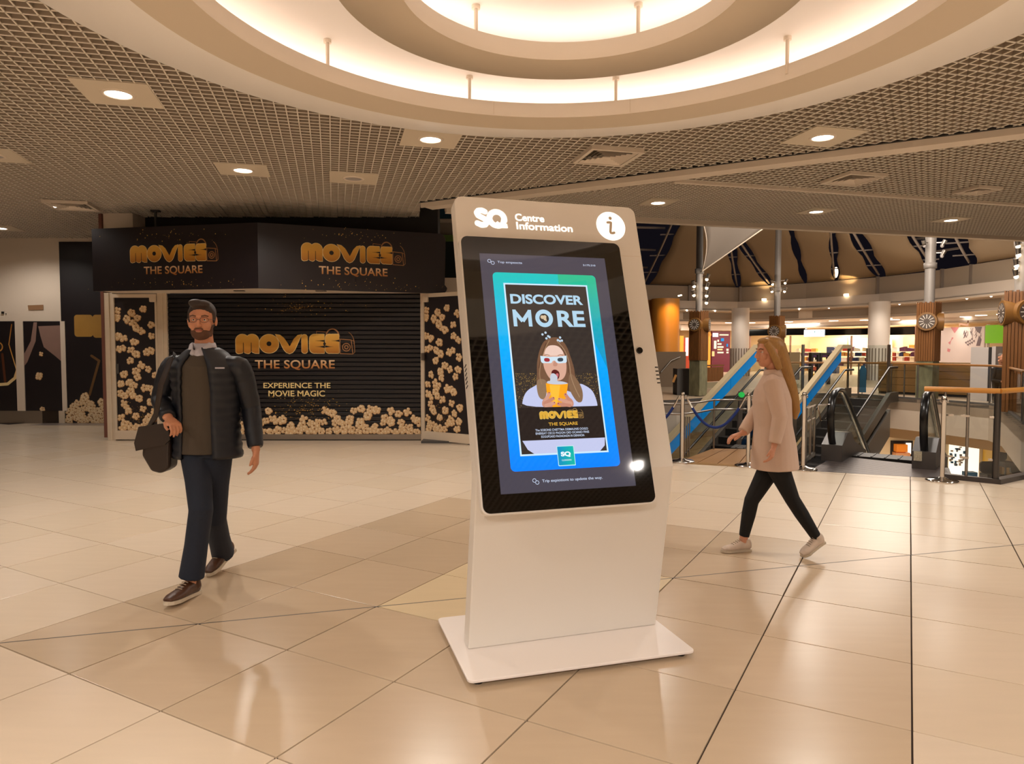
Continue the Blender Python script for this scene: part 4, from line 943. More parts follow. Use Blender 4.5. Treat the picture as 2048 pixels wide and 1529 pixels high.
def esc(label, O, dirv, rgt, zt, run_, slope, wd, z_rail, kind):
    """escalator going down from O (top, left side) along dirv; rgt points across to its right side"""
    t = empty('escalator', (O.x, O.y, zt), label=label, cat='escalator'); D = lambda h, s, z: Vector((O.x+dirv.x*h+rgt.x*s, O.y+dirv.y*h+rgt.y*s, zt+z))
    n = int(run_/.40)
    st = None
    for k in range(n):
        b = MB(); h0 = k*.40; z = -slope*h0
        v = [D(h0, .12, z), D(h0+.42, .12, z), D(h0+.42, wd-.12, z), D(h0, wd-.12, z)]; lo = [p-Vector((0, 0, .24)) for p in v]; b.add(v+lo, [(0, 1, 2, 3), (4, 7, 6, 5), (0, 4, 5, 1), (1, 5, 6, 2), (2, 6, 7, 3), (3, 7, 4, 0)])
        for g in range(5):
            s_ = .2+(wd-.4)*g/4; p, q2 = D(h0+.02, s_, z+.004), D(h0+.40, s_, z+.004); b.bar(p, q2, .02, .008)
        if st is None: st = b.build('step', M_step, t)
        else:
            o = st.copy(); COL.objects.link(o); o.location = (dirv.x*h0, dirv.y*h0, z)
    b = MB(); p = [D(0, 0, -.35), D(run_, 0, -.35-slope*run_)]
    b.add([D(0, 0, -.30), D(run_, 0, -.30-slope*run_), D(run_, wd, -.30-slope*run_), D(0, wd, -.30)]+[D(0, 0, -1.1), D(run_, 0, -1.1-slope*run_), D(run_, wd, -1.1-slope*run_), D(0, wd, -1.1)],
          [(0, 1, 2, 3), (4, 7, 6, 5), (0, 4, 5, 1), (1, 5, 6, 2), (2, 6, 7, 3), (3, 7, 4, 0)]); b.build('truss_cladding', mat('truss_cladding_metal', '6F6B66', .4, .5), t)
    return t, D
# the two escalators that come down from the far floor
EZ = R(45.7); ed_ = Vector((-math.sin(EZ), -math.cos(EZ))); er_ = Vector((math.cos(EZ), -math.sin(EZ)))
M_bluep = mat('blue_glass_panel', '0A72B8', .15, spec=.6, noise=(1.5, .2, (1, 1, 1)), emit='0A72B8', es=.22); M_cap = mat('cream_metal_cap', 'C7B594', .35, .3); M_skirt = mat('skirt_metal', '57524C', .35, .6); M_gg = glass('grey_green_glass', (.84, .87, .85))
for k, (px, D0, lab) in enumerate(((1511, 22.0, 'left far escalator with a blue glass side panel, behind the walking woman'), (1680, 22.0, 'right far escalator with a blue glass side panel, ending in a glass newel'))):
    P_ = at(px, 691, D0); O = Vector((P_.x, P_.y)); zr = P_.z; run_ = 9.5; sl = .513
    t, D = esc(lab, O, ed_, er_, 0.0, run_, sl, 1.5, zr, 0)
    def band(name, s0, s1, za, zb, m, h0=0.0, h1=run_, flat0=.7):
        b = MB(); v = []
        for (h, dz) in ((-flat0, 0), (h0, 0), (h1, -sl*h1)):
            v += [D(h, s0, za+dz), D(h, s1, za+dz), D(h, s1, zb+dz), D(h, s0, zb+dz)]
        f = []
        for a_ in (0, 4): f += [(a_+i, a_+(i+1) % 4, a_+(i+1) % 4+4, a_+i+4) for i in range(4)]
        f += [(0, 1, 2, 3), (8, 11, 10, 9)]; b.add(v, f); return b.build(name, m, t)
    band('side_cap', -.06, .10, zr-.10, zr+.02, M_cap)
    for g in range(6):
        h0, h1 = g*1.62, g*1.62+1.60; b = MB()
        if h1 > run_: break
        b.add([D(h0, .045, zr-.11-sl*h0), D(h1, .045, zr-.11-sl*h1), D(h1, .045, zr-.50-sl*h1), D(h0, .045, zr-.50-sl*h0)]+[D(h0, .03, zr-.11-sl*h0), D(h1, .03, zr-.11-sl*h1), D(h1, .03, zr-.50-sl*h1), D(h0, .03, zr-.50-sl*h0)],
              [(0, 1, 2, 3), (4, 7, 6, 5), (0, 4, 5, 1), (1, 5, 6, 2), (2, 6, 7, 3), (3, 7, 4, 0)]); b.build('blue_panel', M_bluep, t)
    band('side_glass', .02, .035, .25, zr-.50, M_gg); band('skirt', .0, .12, -.10, .27, M_skirt)
    band('far_skirt', 1.38, 1.5, -.10, .20, M_skirt); band('balustrade_glass', 1.43, 1.445, .2, .92, M_gg)
    b = MB(); b.tube([D(-.7, 1.44, .95), D(0, 1.44, .95), D(run_, 1.44, .95-sl*run_)], .035, 10); b.build('handrail', M_rubber, t)
    b = MB(); b.tube([D(-.7, .16, .95-.1), D(0, .16, .85), D(run_, .16, .85-sl*run_)], .035, 10); b.build('handrail', M_rubber, t)
    b = MB(); v = [D(-.7, .0, .3), D(-.7, 1.2, .3), D(-.7, 1.2, zr), D(-.7, 0, zr)]; b.add(v+[p+Vector((ed_.x, ed_.y, 0))*.015 for p in v], [(0, 1, 2, 3), (4, 7, 6, 5), (0, 4, 5, 1), (1, 5, 6, 2), (2, 6, 7, 3), (3, 7, 4, 0)]); b.build('end_glass', M_gg, t)
    b = MB(); b.bar(D(-.7, 0, 0), D(-.7, 0, zr+.02), .05); b.build('end_post', M_steel, t); b = MB(); b.bar(D(-.7, 1.2, 0), D(-.7, 1.2, zr+.02), .07); b.build('end_post', M_steel, t)
# the near escalator with black handrails
t, D = esc('escalator going down behind the barrier post, with two black looped handrails', NO+nd*.50, nd, nr, 0.0, 8.0, .55, 1.07, .95, 1)
D = lambda h, s, z: Vector((NO.x+nd.x*h+nr.x*s, NO.y+nd.y*h+nr.y*s, z))
for s in (0.0, 1.07):
    path = [(.02, .16), (-.14, .20), (-.24, .34), (-.30, .52), (-.31, .68), (-.24, .84), (-.08, .93), (.12, .955), (.36, .94), (.52, .88), (.9, .68), (2, .08), (8, -3.2)]
    b = MB(); b.tube([D(h, s, z) for h, z in path], [(.022, .046)]*len(path), 12, flat_=(0, 0, 1) if 0 else None); b.build('handrail', M_rubber, t)
    ip = [(h+.045 if h < 0 else h, z-(.035 if h > -.2 else 0)) for h, z in path[1:]]
    b = MB(); b.tube([D(h, s, z) for h, z in ip], .014, 8); b.build('handrail_guide', M_chrome, t)
    gl = ip+[(8, -4.1), (.9, -.05), (.5, .15), (.02, .2)]; b = MB()
    b.prism([(h, z) for h, z in gl], -.006, .006, fr=lambda u, v, n: D(u, s, v)+Vector((nr.x*n, nr.y*n, 0))); b.build('balustrade_glass', M_gg, t)
    b = MB(); w_ = .13; b.prism([(-.20, 0), (.10, 0), (.95, -.02), (1.6, -.35), (1.6, -.05), (.62, .20), (.42, .34), (.16, .36), (-.20, .22)], -w_, w_, fr=lambda u, v, n: D(u, s, v)+Vector((nr.x*n, nr.y*n, 0)))
    b.build('newel_skirt', mat('newel_grey', '55504E', .38, .4), t)
    b = MB(); b.prism([(.20, .345), (.43, .335), (.43, .345), (.20, .36)], -.09, .09, fr=lambda u, v, n: D(u, s, v)+Vector((nr.x*n, nr.y*n, 0))); b.build('access_plate', M_steel, t)
    b = MB(); b.prism(rrect(-.09, .17, .05, .25, .02), -.155, .155, fr=lambda u, v, n: D(u-.02, s, v)+Vector((nr.x*n*.5, nr.y*n*.5, 0))); b.build('handrail_inlet', M_rubber, t)
b = MB(); b.box((0, 0, 0), (.09, .004, .12)); S_ = D(-.205, .96, .10)
b.v = [tuple(S_+Vector((nr.x*x-nd.x*y, nr.y*x-nd.y*y, z))) for x, y, z in b.v]; b.build('warning_sticker', mat('pale_sticker', 'C9BFA5', .5, noise=(60, .6, (1, 1, 1))), t)
# roped-off escalator beyond the bronze plate: comb edge and steps falling away
t, D = esc('roped-off escalator going down beyond the bronze landing plate', Vector((3.22, 10.70)), Vector((.45, .893)), Vector((.893, -.45)), 0.0, 1.7, .55, .85, .95, 2)
b = MB(); b.bar(D(0, 1.02, .2), D(0, 1.02, .95), .05); b.build('newel_post', M_steel, t)
b = MB(); P_ = at(1483, 790, 10.5); b.cyl(P_+Vector((0, -.02, 0)), P_+Vector((0, .02, 0)), .042, 20); b.build('green_indicator', mat('green_indicator_light', '20C050', .4, emit='20B050', es=.5), t)
b = MB(); b.bar(P_+Vector((0, .03, .05)), P_+Vector((-.02, .03, -.75)), .06, .05); b.build('indicator_post', M_darkgrey, t)

# glass balustrades and rails round the void
def glasspanel(a, c, z0, z1, parent, name='glass_panel', th=.012, m=None):
    a, c = Vector(a), Vector(c); d = (c-a).normalized(); n = Vector((-d.y, d.x))*th/2; b = MB(); b.prism([a+n, c+n, c-n, a-n], z0, z1); return b.build(name, m or M_glass, parent)
bal = empty('glass_balustrade', (5.42, 7.77, 0), label='corner glass balustrade with a thick oak handrail at the right edge', cat='balustrade')
BA, BB, BC = Vector((5.02, 8.14)), Vector((5.42, 7.80)), Vector((9.0, 10.05))
b = MB(); b.tube([(4.86, 8.26, 1.035), (5.42, 7.78, 1.035)], .03, 14); b.build('handrail', M_woodrail, bal)
b = MB(); b.tube([(5.415, 7.785, 1.035), (9.0, 10.04, 1.035)], .03, 14); b.build('handrail', M_woodrail, bal)
glasspanel(lerp(BA, BB, .04), lerp(BA, BB, .93), .07, .93, bal); g_ = (BC-BB).normalized()
for k in range(3): glasspanel(BB+g_*(.06+k*1.35), BB+g_*(1.36+k*1.35), .07, .93, bal)
def post2(p, z1, r, m, name='post'): b = MB(); b.cyl((p.x, p.y, 0.03), (p.x, p.y, z1), r, 14); return b.build(name, m, bal)
post2(lerp(BA, BB, .02), 1.01, .014, M_steel); post2(lerp(BA, BB, .45), 1.0, .016, M_steel); post2(lerp(BA, BB, .98), 1.01, .034, mat('dark_steel', '5A5654', .3, .9)); post2(BB+g_*1.37, 1.01, .03, MATS['dark_steel'])
for tt in (.10, .40, .92):
    p = lerp(BA, BB, tt)
    for z in (.26, .74): b = MB(); b.bar((p.x-.035, p.y+.02, z), (p.x+.035, p.y-.03, z), .028, .022); b.build('glass_clamp', M_chrome, bal)
kb = [(4.98, 8.10), (5.42, 7.73), (9.03, 9.98)]; wallstrip('slab_kerb', kb, 0.0, .055, mat('dark_kerb_metal', '4A4442', .35, .5), .10, kind='structure')
# frame with glass between the two landings, with chrome bracket
bl_ = empty('glass_screen', (3.75, 8.9, 0), label='framed glass screen between the bronze and the grey landing plates', cat='glass screen')
A_, C_ = Vector((3.72, 8.93)), Vector((4.18, 9.66)); glasspanel(lerp(A_, C_, .2), C_, .08, .70, bl_)
for tt, r in ((0.0, .018), (.2, .018), (.62, .014), (1.0, .016)): p = lerp(A_, C_, tt); b = MB(); b.cyl((p.x, p.y, 0.0), (p.x, p.y, .74), r, 12); b.build('upright', M_steel, bl_)
b = MB(); b.bar((A_.x, A_.y, .06), (C_.x, C_.y, .06), .03, .05); b.build('bottom_rail', MATS['dark_steel'], bl_)
b = MB(); b.tube([(A_.x, A_.y, .56), (C_.x, C_.y, .56)], .012, 8); b.tube([(A_.x, A_.y, .73), (C_.x, C_.y, .73)], .014, 8); b.build('cross_rail', M_chrome, bl_)
c0 = at(1636, 812, 9.3); c1 = at(1664, 808, 9.3); c2 = at(1660, 834, 9.3); c3 = at(1642, 842, 9.3)
b = MB(); b.tube([c0, c1, c2, c3, c0], .012, 8); b.build('chrome_bracket', M_chrome, bl_)
br = empty('guard_rail', (2.5, 9.6, 0), label='two curved steel guard rails with glass beside the bronze plate', cat='railing')
pth = [Vector((1.3, 10.15)), Vector((1.9, 9.85)), Vector((2.35, 9.72)), Vector((2.62, 9.95)), Vector((3.03, 10.50)), Vector((3.6, 10.52)), Vector((4.05, 10.47))]
for z in (.60, .74): b = MB(); b.tube([(p.x, p.y, z) for p in pth], .014, 10); b.build('rail', M_steel, br)
for p in (pth[2], pth[4], pth[6]): b = MB(); b.cyl((p.x, p.y, 0), (p.x, p.y, .76), .016, 12); b.build('upright', M_steel, br)
for k in range(4): b = MB(); p = pth[2]+Vector((.03+.035*k, .01+.02*k)); b.cyl((p.x, p.y, 0), (p.x, p.y, .56), .010, 10); b.build('curved_edge_tube', M_steel, br)
glasspanel(pth[2], pth[4], .06, .58, br); glasspanel(pth[0], pth[2], .06, .58, br)
# barrier posts with ropes
def bpost(x, y, label, h=.97):
    t = empty('barrier_post', (x, y, 0), label=label, cat='barrier post', group='chrome barrier posts')
    b = MB(); b.lathe([(.001, 0), (.165, 0), (.168, .012), (.15, .024), (.06, .034), (.034, .05), (.001, .05)], (x, y, 0), 36); b.build('base', M_chrome, t)
    b = MB(); b.lathe([(.0255, .04), (.0255, h-.06), (.028, h-.055), (.028, h-.02), (.022, h-.012), (.022, h), (.001, h)], (x, y, 0), 24); b.build('pole', M_chrome, t)
    for k in range(4):
        a = R(20+90*k); b = MB(); c, s = math.cos(a), math.sin(a); b.tube([(x+.024*c, y+.024*s, h-.05), (x+.05*c, y+.05*s, h-.045), (x+.055*c, y+.055*s, h-.06), (x+.05*c, y+.05*s, h-.07), (x+.024*c, y+.024*s, h-.065)], .005, 8); b.build('rope_hook', M_chrome, t)
    return t
bp0 = bpost(2.265, 9.30, 'chrome barrier post right of the kiosk holding the left end of the blue rope', .93); bpost(3.03, 8.96, 'chrome barrier post holding the right end of the blue rope, left of the woman', .95)
bpost(3.63, 8.70, 'chrome barrier post just right of the walking woman', .97); bpost(4.89, 7.93, 'chrome barrier post beside the glass corner on the right', .97)
def rope(P0, P1, sag, label):
    t = empty('barrier_rope', P0, label=label, cat='rope', group='blue barrier ropes'); P0, P1 = Vector(P0), Vector(P1)
    pts = [P0+(P1-P0)*k/20-Vector((0, 0, sag*4*(k/20)*(1-k/20))) for k in range(21)]; b = MB(); b.tube(pts[2:19], .018, 12); b.build('rope', mat('blue_velvet', '12296B', .85), t)
    b = MB(); b.tube(pts[:3], .013, 10); b.build('end_fitting', M_chrome, t); b = MB(); b.tube(pts[18:], .013, 10); b.build('end_fitting', M_chrome, t)
rope((2.31, 9.27, .87), (2.99, 8.98, .89), .40, 'blue velvet rope sagging between two barrier posts'); rope((2.22, 9.33, .87), (1.55, 9.6, .87), .40, 'blue velvet rope end passing behind the kiosk')
b = MB(); b.bar(at(1346, 765, 9.3), at(1352, 750, 9.3), .006, .03); b.build('gold_tag', MATS['brass_strip'], bp0)

# far side balustrade with oak handrail, panel by panel
fb = empty('far_balustrade', (11.3, 22.9, 0), label='glass balustrade with oak handrail along the far edge of the void', cat='balustrade')
fpts = [Vector(p) for p in FE[2:]]
for i in range(len(fpts)-1):
    p, q = fpts[i]+Vector((.03, .03)), fpts[i+1]+Vector((.03, .03))
    if i == 0: p = p+(q-p)*.8
    b = MB(); b.tube([(p.x, p.y, 1.06), (q.x, q.y, 1.06)], .032, 10); b.build('handrail', mat('dark_oak_handrail', '8A5C2C', .4), fb)
    glasspanel(p, q, .1, .98, fb, m=glass('far_glass', (.93, .94, .93)))
    b = MB(); b.cyl((q.x, q.y, .05), (q.x, q.y, 1.05), .025, 10); b.build('post', M_steel, fb)
b = MB()
for px in (1782, 1808): p = at(px, 790, 21.5); b = MB(); b.cyl((p.x, p.y, .05), (p.x, p.y, 1.05), .022, 10); b.build('post', M_steel, fb)
# brown panelled counter, cabinet and things standing on the far floor
ct = empty('panelled_counter', at(1850, 790, 23.5)*1, label='long brown wood-panelled counter behind the far balustrade', cat='counter')
A_, C_ = at(1756, 790, 24.0), at(1944, 790, 21.6); A_.z = C_.z = 0; d = (C_-A_).normalized(); cp = Plane(A_, d); L_ = (C_-A_).length
for k in range(4):
    b = MB(); b.prism([(0, .08+k*.24), (L_, .08+k*.24), (L_, .31+k*.24), (0, .31+k*.24)], -.6, 0, fr=cp.fr); b.build('board', mat('brown_board', '7A5A30', .5, noise=(2, .15, (1, 1, 10))), ct)
b = MB(); b.prism([(-.03, 1.04), (L_+.03, 1.04), (L_+.03, 1.08), (-.03, 1.08)], -.62, .03, fr=cp.fr); b.build('top', mat('counter_top_brown', '8A683A', .4), ct)
b = MB(); b.prism([(0, 0), (L_, 0), (L_, .08), (0, .08)], -.6, -.04, fr=cp.fr); b.build('plinth', M_dark, ct)
wc = empty('white_cabinet', at(1960, 790, 21), label='tall white cabinet at the end of the brown counter', cat='cabinet'); A_, C_ = at(1942, 700, 20.6), at(1977, 700, 20.2); A_.z = C_.z = 0; cp = Plane(A_, C_-A_); L_ = (C_-A_).length
b = MB(); b.prism([(0, 0), (L_, 0), (L_, 1.56), (0, 1.56)], -.5, 0, fr=cp.fr); b.build('carcass', mat('cabinet_white', 'B9B0AB', .5), wc); b = MB(); b.prism([(L_+.01, 0), (L_+.09, 0), (L_+.09, 1.56), (L_+.01, 1.56)], -.5, -.02, fr=cp.fr); b.build('dark_slot', M_dark, wc); b = MB(); b.prism([(L_+.09, 0), (L_+.19, 0), (L_+.19, 1.58), (L_+.09, 1.58)], -.5, 0, fr=cp.fr); b.build('end_panel', MATS['cabinet_white'], wc)
sf = empty('slatted_fence', at(1425, 765, 27), label='wood-slatted fence panel with rail on the far gallery, beside the clock post', cat='fence'); A_, C_ = at(1404, 765, 27), at(1447, 765, 27.6); A_.z = C_.z = 0; cp = Plane(A_, C_-A_); L_ = (C_-A_).length
b0 = None
for k in range(14):
    b = MB(); b.prism([(L_*k/14+.005, .25), (L_*(k+1)/14-.012, .25), (L_*(k+1)/14-.012, .80), (L_*k/14+.005, .80)], -.03, 0, fr=cp.fr); b.build('slat', M_wood, sf)
b = MB(); b.prism([(0, .84), (L_, .84), (L_, .90), (0, .90)], -.06, .02, fr=cp.fr); b.build('rail', M_wood, sf); b = MB(); b.prism([(0, -.8), (L_, -.8), (L_, .22), (0, .22)], -.08, .0, fr=cp.fr); b.build('base_panel', mat('olive_grey_panel', '8C8268', .6), sf)
def boxat(name, px0, py0, px1, py1, Y, dp, m, label, cat):
    A_, C_ = at(px0, py1, Y), at(px1, py0, Y); b = MB(); b.box((A_.x, Y, max(0, A_.z)), (C_.x, Y+dp, C_.z)); o = b.build(name, m); tag(o, label, cat); return o
boxat('grey_counter', 1354, 738, 1386, 790, 23, .6, M_darkgrey, 'dark grey counter box on the far gallery left of the clock post', 'counter')
sw_ = boxat('stair_wall', 1310, 704, 1372, 790, 28, .3, mat('stair_wall_paint', '6E5A44', .6), 'brown stair side wall with steel handrail below the amber curved wall', 'wall panel')
b = MB(); b.tube([at(1322, 745, 27.8), at(1342, 722, 27.8), at(1360, 714, 27.8)], .03, 8); b.build('stair_handrail', M_steel, sw_)
for k, (px0, px1, lab) in enumerate(((1622, 1640, 'dark display stand left of the other on the far floor'), (1640, 1662, 'dark display stand nearer the right far escalator'))):
    t = empty('display_stand', at((px0+px1)/2, 770, 30), label=lab, cat='display stand', group='dark display stands'); A_, C_ = at(px0, 770, 30), at(px1, 706, 30); z1 = C_.z
    b = MB(); b.prism([(A_.x, 0), (A_.x+.08, 0), (A_.x+.08, z1-.1), (C_.x-.08, z1-.1), (C_.x-.08, 0), (C_.x, 0), (C_.x, z1), (A_.x, z1)], 30, 30.3, fr=lambda u, v, n: Vector((u, n, v))); b.build('frame', M_dark, t)
    for j in range(4): b = MB(); b.box((A_.x+.09, 30.05, .25+j*.3), (C_.x-.09, 30.25, .29+j*.3)); b.build('shelf', M_dark, t); b = MB(); b.box((A_.x+.11, 30.07, .29+j*.3), (C_.x-.11, 30.2, .45+j*.3)); b.build('goods', mat('coloured_goods_'+'abcd'[j], ['C9A23A', 'A64A2E', 'D8C9A8', '7C4A8A'][j], .5), t)
boxat('upholstered_screen', 1578, 705, 1600, 760, 31, .3, mat('tan_screen_fabric', '9A7F60', .8), 'tan upholstered screen behind the woman on the far floor', 'screen')
bp_ = empty('blue_banner_stand', at(1725, 785, 23.2), label='narrow blue banner stand at the far edge, right of the escalator end', cat='banner'); A_ = at(1725, 785, 23.6)
b = MB(); b.prism([(-.11, .05), (.11, .05), (.11, .8), (.05, .95), (-.05, .95), (-.11, .8)], -.02, .02, fr=lambda u, v, n: Vector((A_.x+u, A_.y+n, v))); b.build('banner', mat('blue_banner_cloth', '2A5A7C', .6), bp_); b = MB(); b.cyl((A_.x, A_.y+.03, 0), (A_.x, A_.y+.03, .96), .015, 8); b.build('pole', M_steel, bp_)

# clock posts
def clockpost(px, D, ztop, wd, clock_z, cr, label, lit=True, art=False, aim=((-.8, -1), (1, -.5)), zmax=9.0, zbase=0.0, rt_=.13, spots=()):
    c = at(px, 700, D); x, y = c.x, c.y; t = empty('clock_post', (x, y, zbase), label=label, cat='clock post', group='clock posts round the atrium')
    b = MB(); b.cyl((x, y, zbase), (x, y, zmax), rt_, 24); b.build('tube', mat('white_tube_paint', '8E8781', .4), t)
    b = MB(); b.lathe([(rt_, 0), (rt_+.035, 0), (rt_+.035, .16), (rt_, .16)], (x, y, 3.9), 24); b.build('collar', MATS['white_tube_paint'], t)
    h = wd/2; n = 7; s0 = 1.15 if art else 0.02; first = None; rz = R(38); Mx = Matrix.Translation((x, y, 0)) @ Matrix.Rotation(rz, 4, 'Z')
    for side in range(4):
        M = Mx @ Matrix.Rotation(R(90*side), 4, 'Z')
        for k in range(n):
            u0 = -h+k*wd/n; b = MB(); b.box((u0+.006, -h-.028, s0), (u0+wd/n-.006, -h, ztop-.03*((k+side) % 2)), M=M); b.build('slat', M_wood, t)
    b = MB(); b.box((-h, -h, s0), (h, h, ztop-.05), M=Mx); b.build('core', mat('dark_wood_core', '3A2412', .7), t)
    if art: b = MB(); b.box((-h, -h, 0.02), (h, h, s0), M=Mx); b.build('painted_base', mat('mottled_mural', '6E6A50', .6, noise=(7, .8, (1, 1, .4))), t)
    for (ax, ay) in aim:
        d = Vector((ax, ay, 0)).normalized(); p0 = Vector((x, y, clock_z)); b = MB(); b.cyl(p0+d*.05, p0+d*(h*1.18+.10), cr, 28); b.build('clock_drum', mat('drum_wood', '7C5526', .45), t)
        f0 = p0+d*(h*1.18+.10); r = Vector((-d.y, d.x, 0)); fr = lambda u, v, n: f0+r*u+Vector((0, 0, v))+d*n; b = MB(); b.prism(circ(0, 0, cr*.80, 28), 0, .01, fr=fr); o = b.build('clock_face', mat('clock_face_dark', '4C4038', .5), t)
        b = MB()
        for k in range(12):
            a = R(30*k); b.flat([(math.cos(a)*cr*.3-math.sin(a)*.008, math.sin(a)*cr*.3+math.cos(a)*.008), (math.cos(a)*cr*.3+math.sin(a)*.008, math.sin(a)*cr*.3-math.cos(a)*.008), (math.cos(a)*cr*.74+math.sin(a)*.012, math.sin(a)*cr*.74-math.cos(a)*.012), (math.cos(a)*cr*.74-math.sin(a)*.012, math.sin(a)*cr*.74+math.cos(a)*.012)], .012, 0, fr)
        b.build('clock_ticks', mat('clock_tick_white', 'CFC6BA', .5), t)
    for k, (sx_, z, on_) in enumerate(spots):
        b = MB(); p = Vector((x+sx_, y-.12, z)); b.cyl(p, p+Vector((sx_*.25, -.05, .16)), .045, 12, r2=.06); b.bar(p+Vector((0, 0, .1)), (x, y, z+.1), .025); b.build('spotlight', M_steel, t)
        b = MB(); b.ball(p+Vector((0, -.01, -.01)), .05, 10, 6); b.build('spot_lens', mat('spot_lens_lit', 'FFFFFF', .4, emit='FFE2B8', es=9) if on_ else M_lampoff, t)
        if on_ and k < 2: spot(p.x*1.0+ (.10 if sx_ > 0 else -.10), p.y-.12, z-.02, 9, 60, WARM2, .03, aim=(x, y-.05, z-1.2))
    return t
clockpost(1397, 22.5, 2.72, .40, 2.28, .215, 'wood-slatted clock post left of the blue-sided escalator', art=True, rt_=.105, spots=[(.2, 3.72, 1), (-.2, 3.5, 1), (.2, 3.45, 1), (-.2, 3.22, 1), (.2, 3.2, 1), (.2, 2.98, 1)])
clockpost(1553, 29.4, 2.90, .42, 2.25, .27, 'wood-slatted clock post above the walking woman', rt_=.125, zmax=10, spots=[(.26, 4.25, 1), (-.26, 4.2, 1), (.24, 3.9, 1), (-.28, 3.9, 1)])
clockpost(1856, 21.0, 2.90, .46, 2.32, .27, 'wood-slatted clock post beside the brown counter', art=True, rt_=.14, spots=[(.26, 4.55, 0), (-.26, 4.55, 0), (.26, 4.25, 0)])
clockpost(2040, 16.6, 2.88, .50, 2.36, .30, 'wood-slatted clock post cut by the right edge of the photo', aim=((-.15, -1), (-1, .35)), rt_=.15, spots=[(-.22, 3.9, 1), (-.2, 3.7, 1), (-.24, 3.45, 1), (-.24, 3.2, 1)])

# ring beam, bulkhead, soffit, shops
RP = [(1180, 38.0), (1354, 39.5), (1474, 40.6), (1610, 38), (1755, 34.8), (1847, 32.5), (2018, 27.6), (2200, 23.5)]
def rp(px, D, ext=0.0): v = at(px, 700, D); w_ = Vector((v.x, v.y)); return w_+w_.normalized()*ext if ext else w_
ring0 = [rp(*p) for p in RP]; ring1 = [rp(*p, ext=.9) for p in RP]; ring2 = [rp(*p, ext=6.2) for p in RP]
def ccw(l): return [tuple(p) for p in l]
wallstrip('ring_beam', ccw(ring0), 3.72, 4.23, mat('ring_beam_paint', 'DDD0C2', .6), .25, kind='structure')
wallstrip('ring_lip', ccw([p-p.normalized()*.12 for p in ring0]), 3.66, 3.74, M_cream, .3, kind='structure')
wallstrip('ring_bulkhead', ccw(ring1), 3.1, 3.75, M_cream, .2, kind='structure')
for i in range(len(RP)-1):
    a, c = ring1[i], ring1[i+1]; a, c = lerp(a, c, .10), lerp(a, c, .90); wallstrip('bulkhead_panel', ccw([a-a.normalized()*.03, c-c.normalized()*.03]), 3.22, 3.60, mat('grey_bulkhead_panel', '978A7A', .6), .05, kind='structure')
b = MB()
for i in range(len(RP)-1):
    a, c, d_, e_ = ring1[i], ring1[i+1], ring2[i+1], ring2[i]; b.prism([a, c, d_, e_], 3.12, 3.2)
    b.prism([ring0[i], ring0[i+1], c, a], 3.74, 3.8)
b.build('ring_soffit', mat('soffit_white', 'E4D8CC', .6), kind='structure')
wallstrip('wall_far', ccw(ring2), 2.85, 3.2, MATS['soffit_white'], .2, kind='structure')
rear = [p+p.normalized()*3.2 for p in ring2]; wallstrip('wall_rear', ccw(rear), 0, 3.2, mat('shop_back_wall', 'E2C89C', .6), .2, kind='structure')
b = MB()
for i in range(len(RP)-1): b.prism([ring2[i], ring2[i+1], rear[i+1], rear[i]], 2.86, 2.95)
b.build('shop_ceiling', MATS['soffit_white'], kind='structure')
ORD = ['leftmost', 'second from the left', 'third from the left', 'fourth from the left', 'fifth from the left', 'sixth from the left', 'fifth from the right', 'fourth from the right', 'third from the right', 'second from the right', 'rightmost']
for k, (px, D, on_) in enumerate([(1458, 43, 1), (1501, 43, 1), (1576, 41.5, 1), (1666, 40, 1), (1728, 39, 1), (1773, 37, 1), (1788, 38.5, 1), (1890, 37, 1), (1929, 35, 1), (1960, 33.5, 1), (2003, 32.5, 1)]):
    p = at(px, 700, D); b = MB(); b.cyl((p.x, p.y, 3.10), (p.x, p.y, 3.125), .24, 20); tag(b.build('recessed_downlight', mat('far_lamp_lens', 'FFFFFF', .4, emit='FFF0DC', es=5)), 'small lit downlight in the soffit over the far shops, %s' % ORD[k], 'ceiling light', 'downlights over the far shops')
for k, (px, D) in enumerate([(1372, 39.6), (1428, 40.1), (1595, 38.2), (1654, 37), (1768, 34.4), (1794, 33.9), (1830, 33), (1927, 30.2), (1975, 28.9)]):
    p = rp(px, D); b = MB(); b.ball((p.x, p.y-.12, 3.67), .05, 8, 5); tag(b.build('pin_spotlight', MATS['far_lamp_lens']), 'tiny pin light on the lip of the ring beam, %s' % (ORD[:5]+ORD[7:])[k], 'ceiling light', 'pin lights on the ring beam')
for px, D, lab in ((1480, 39.6, 'thick round white column left of the walking woman'), (1757, 34.2, 'thick round white column right of the escalators'), (1600, 52, None)):
    if not lab: continue
    p = at(px, 700, D); t = empty('round_column', (p.x, p.y, 0), label=lab, cat='column', group='thick white columns'); b = MB(); b.cyl((p.x, p.y, 0), (p.x, p.y, 3.8), .48, 32); b.build('shaft', mat('column_paint', 'EEE4DA', .5), t)
    for k in range(22):
        a = R(360/22*k); b = MB(); b.cyl((p.x+.52*math.cos(a), p.y+.52*math.sin(a), 0), (p.x+.52*math.cos(a), p.y+.52*math.sin(a), 1.55), .025, 6); b.build('guard_bar', mat('guard_bar_metal', '8C7E70', .4, .4), t)
def seg(i): a, c = ring2[i], ring2[i+1]; return Plane((a.x, a.y, 0), (c.x-a.x, c.y-a.y, 0))
def spr(pl, px0, py0, px1, py1, n0, n1, m, name, parent, z0=None):
    (u0, v0), (u1, v1) = pl.uv(px0, py1), pl.uv(px1, py0); v0 = v0 if z0 is None else z0
    b = MB(); b.prism([(u0, v0), (u1, v0), (u1, v1), (u0, v1)], n0, n1, fr=pl.fr); return b.build(name, m, parent)
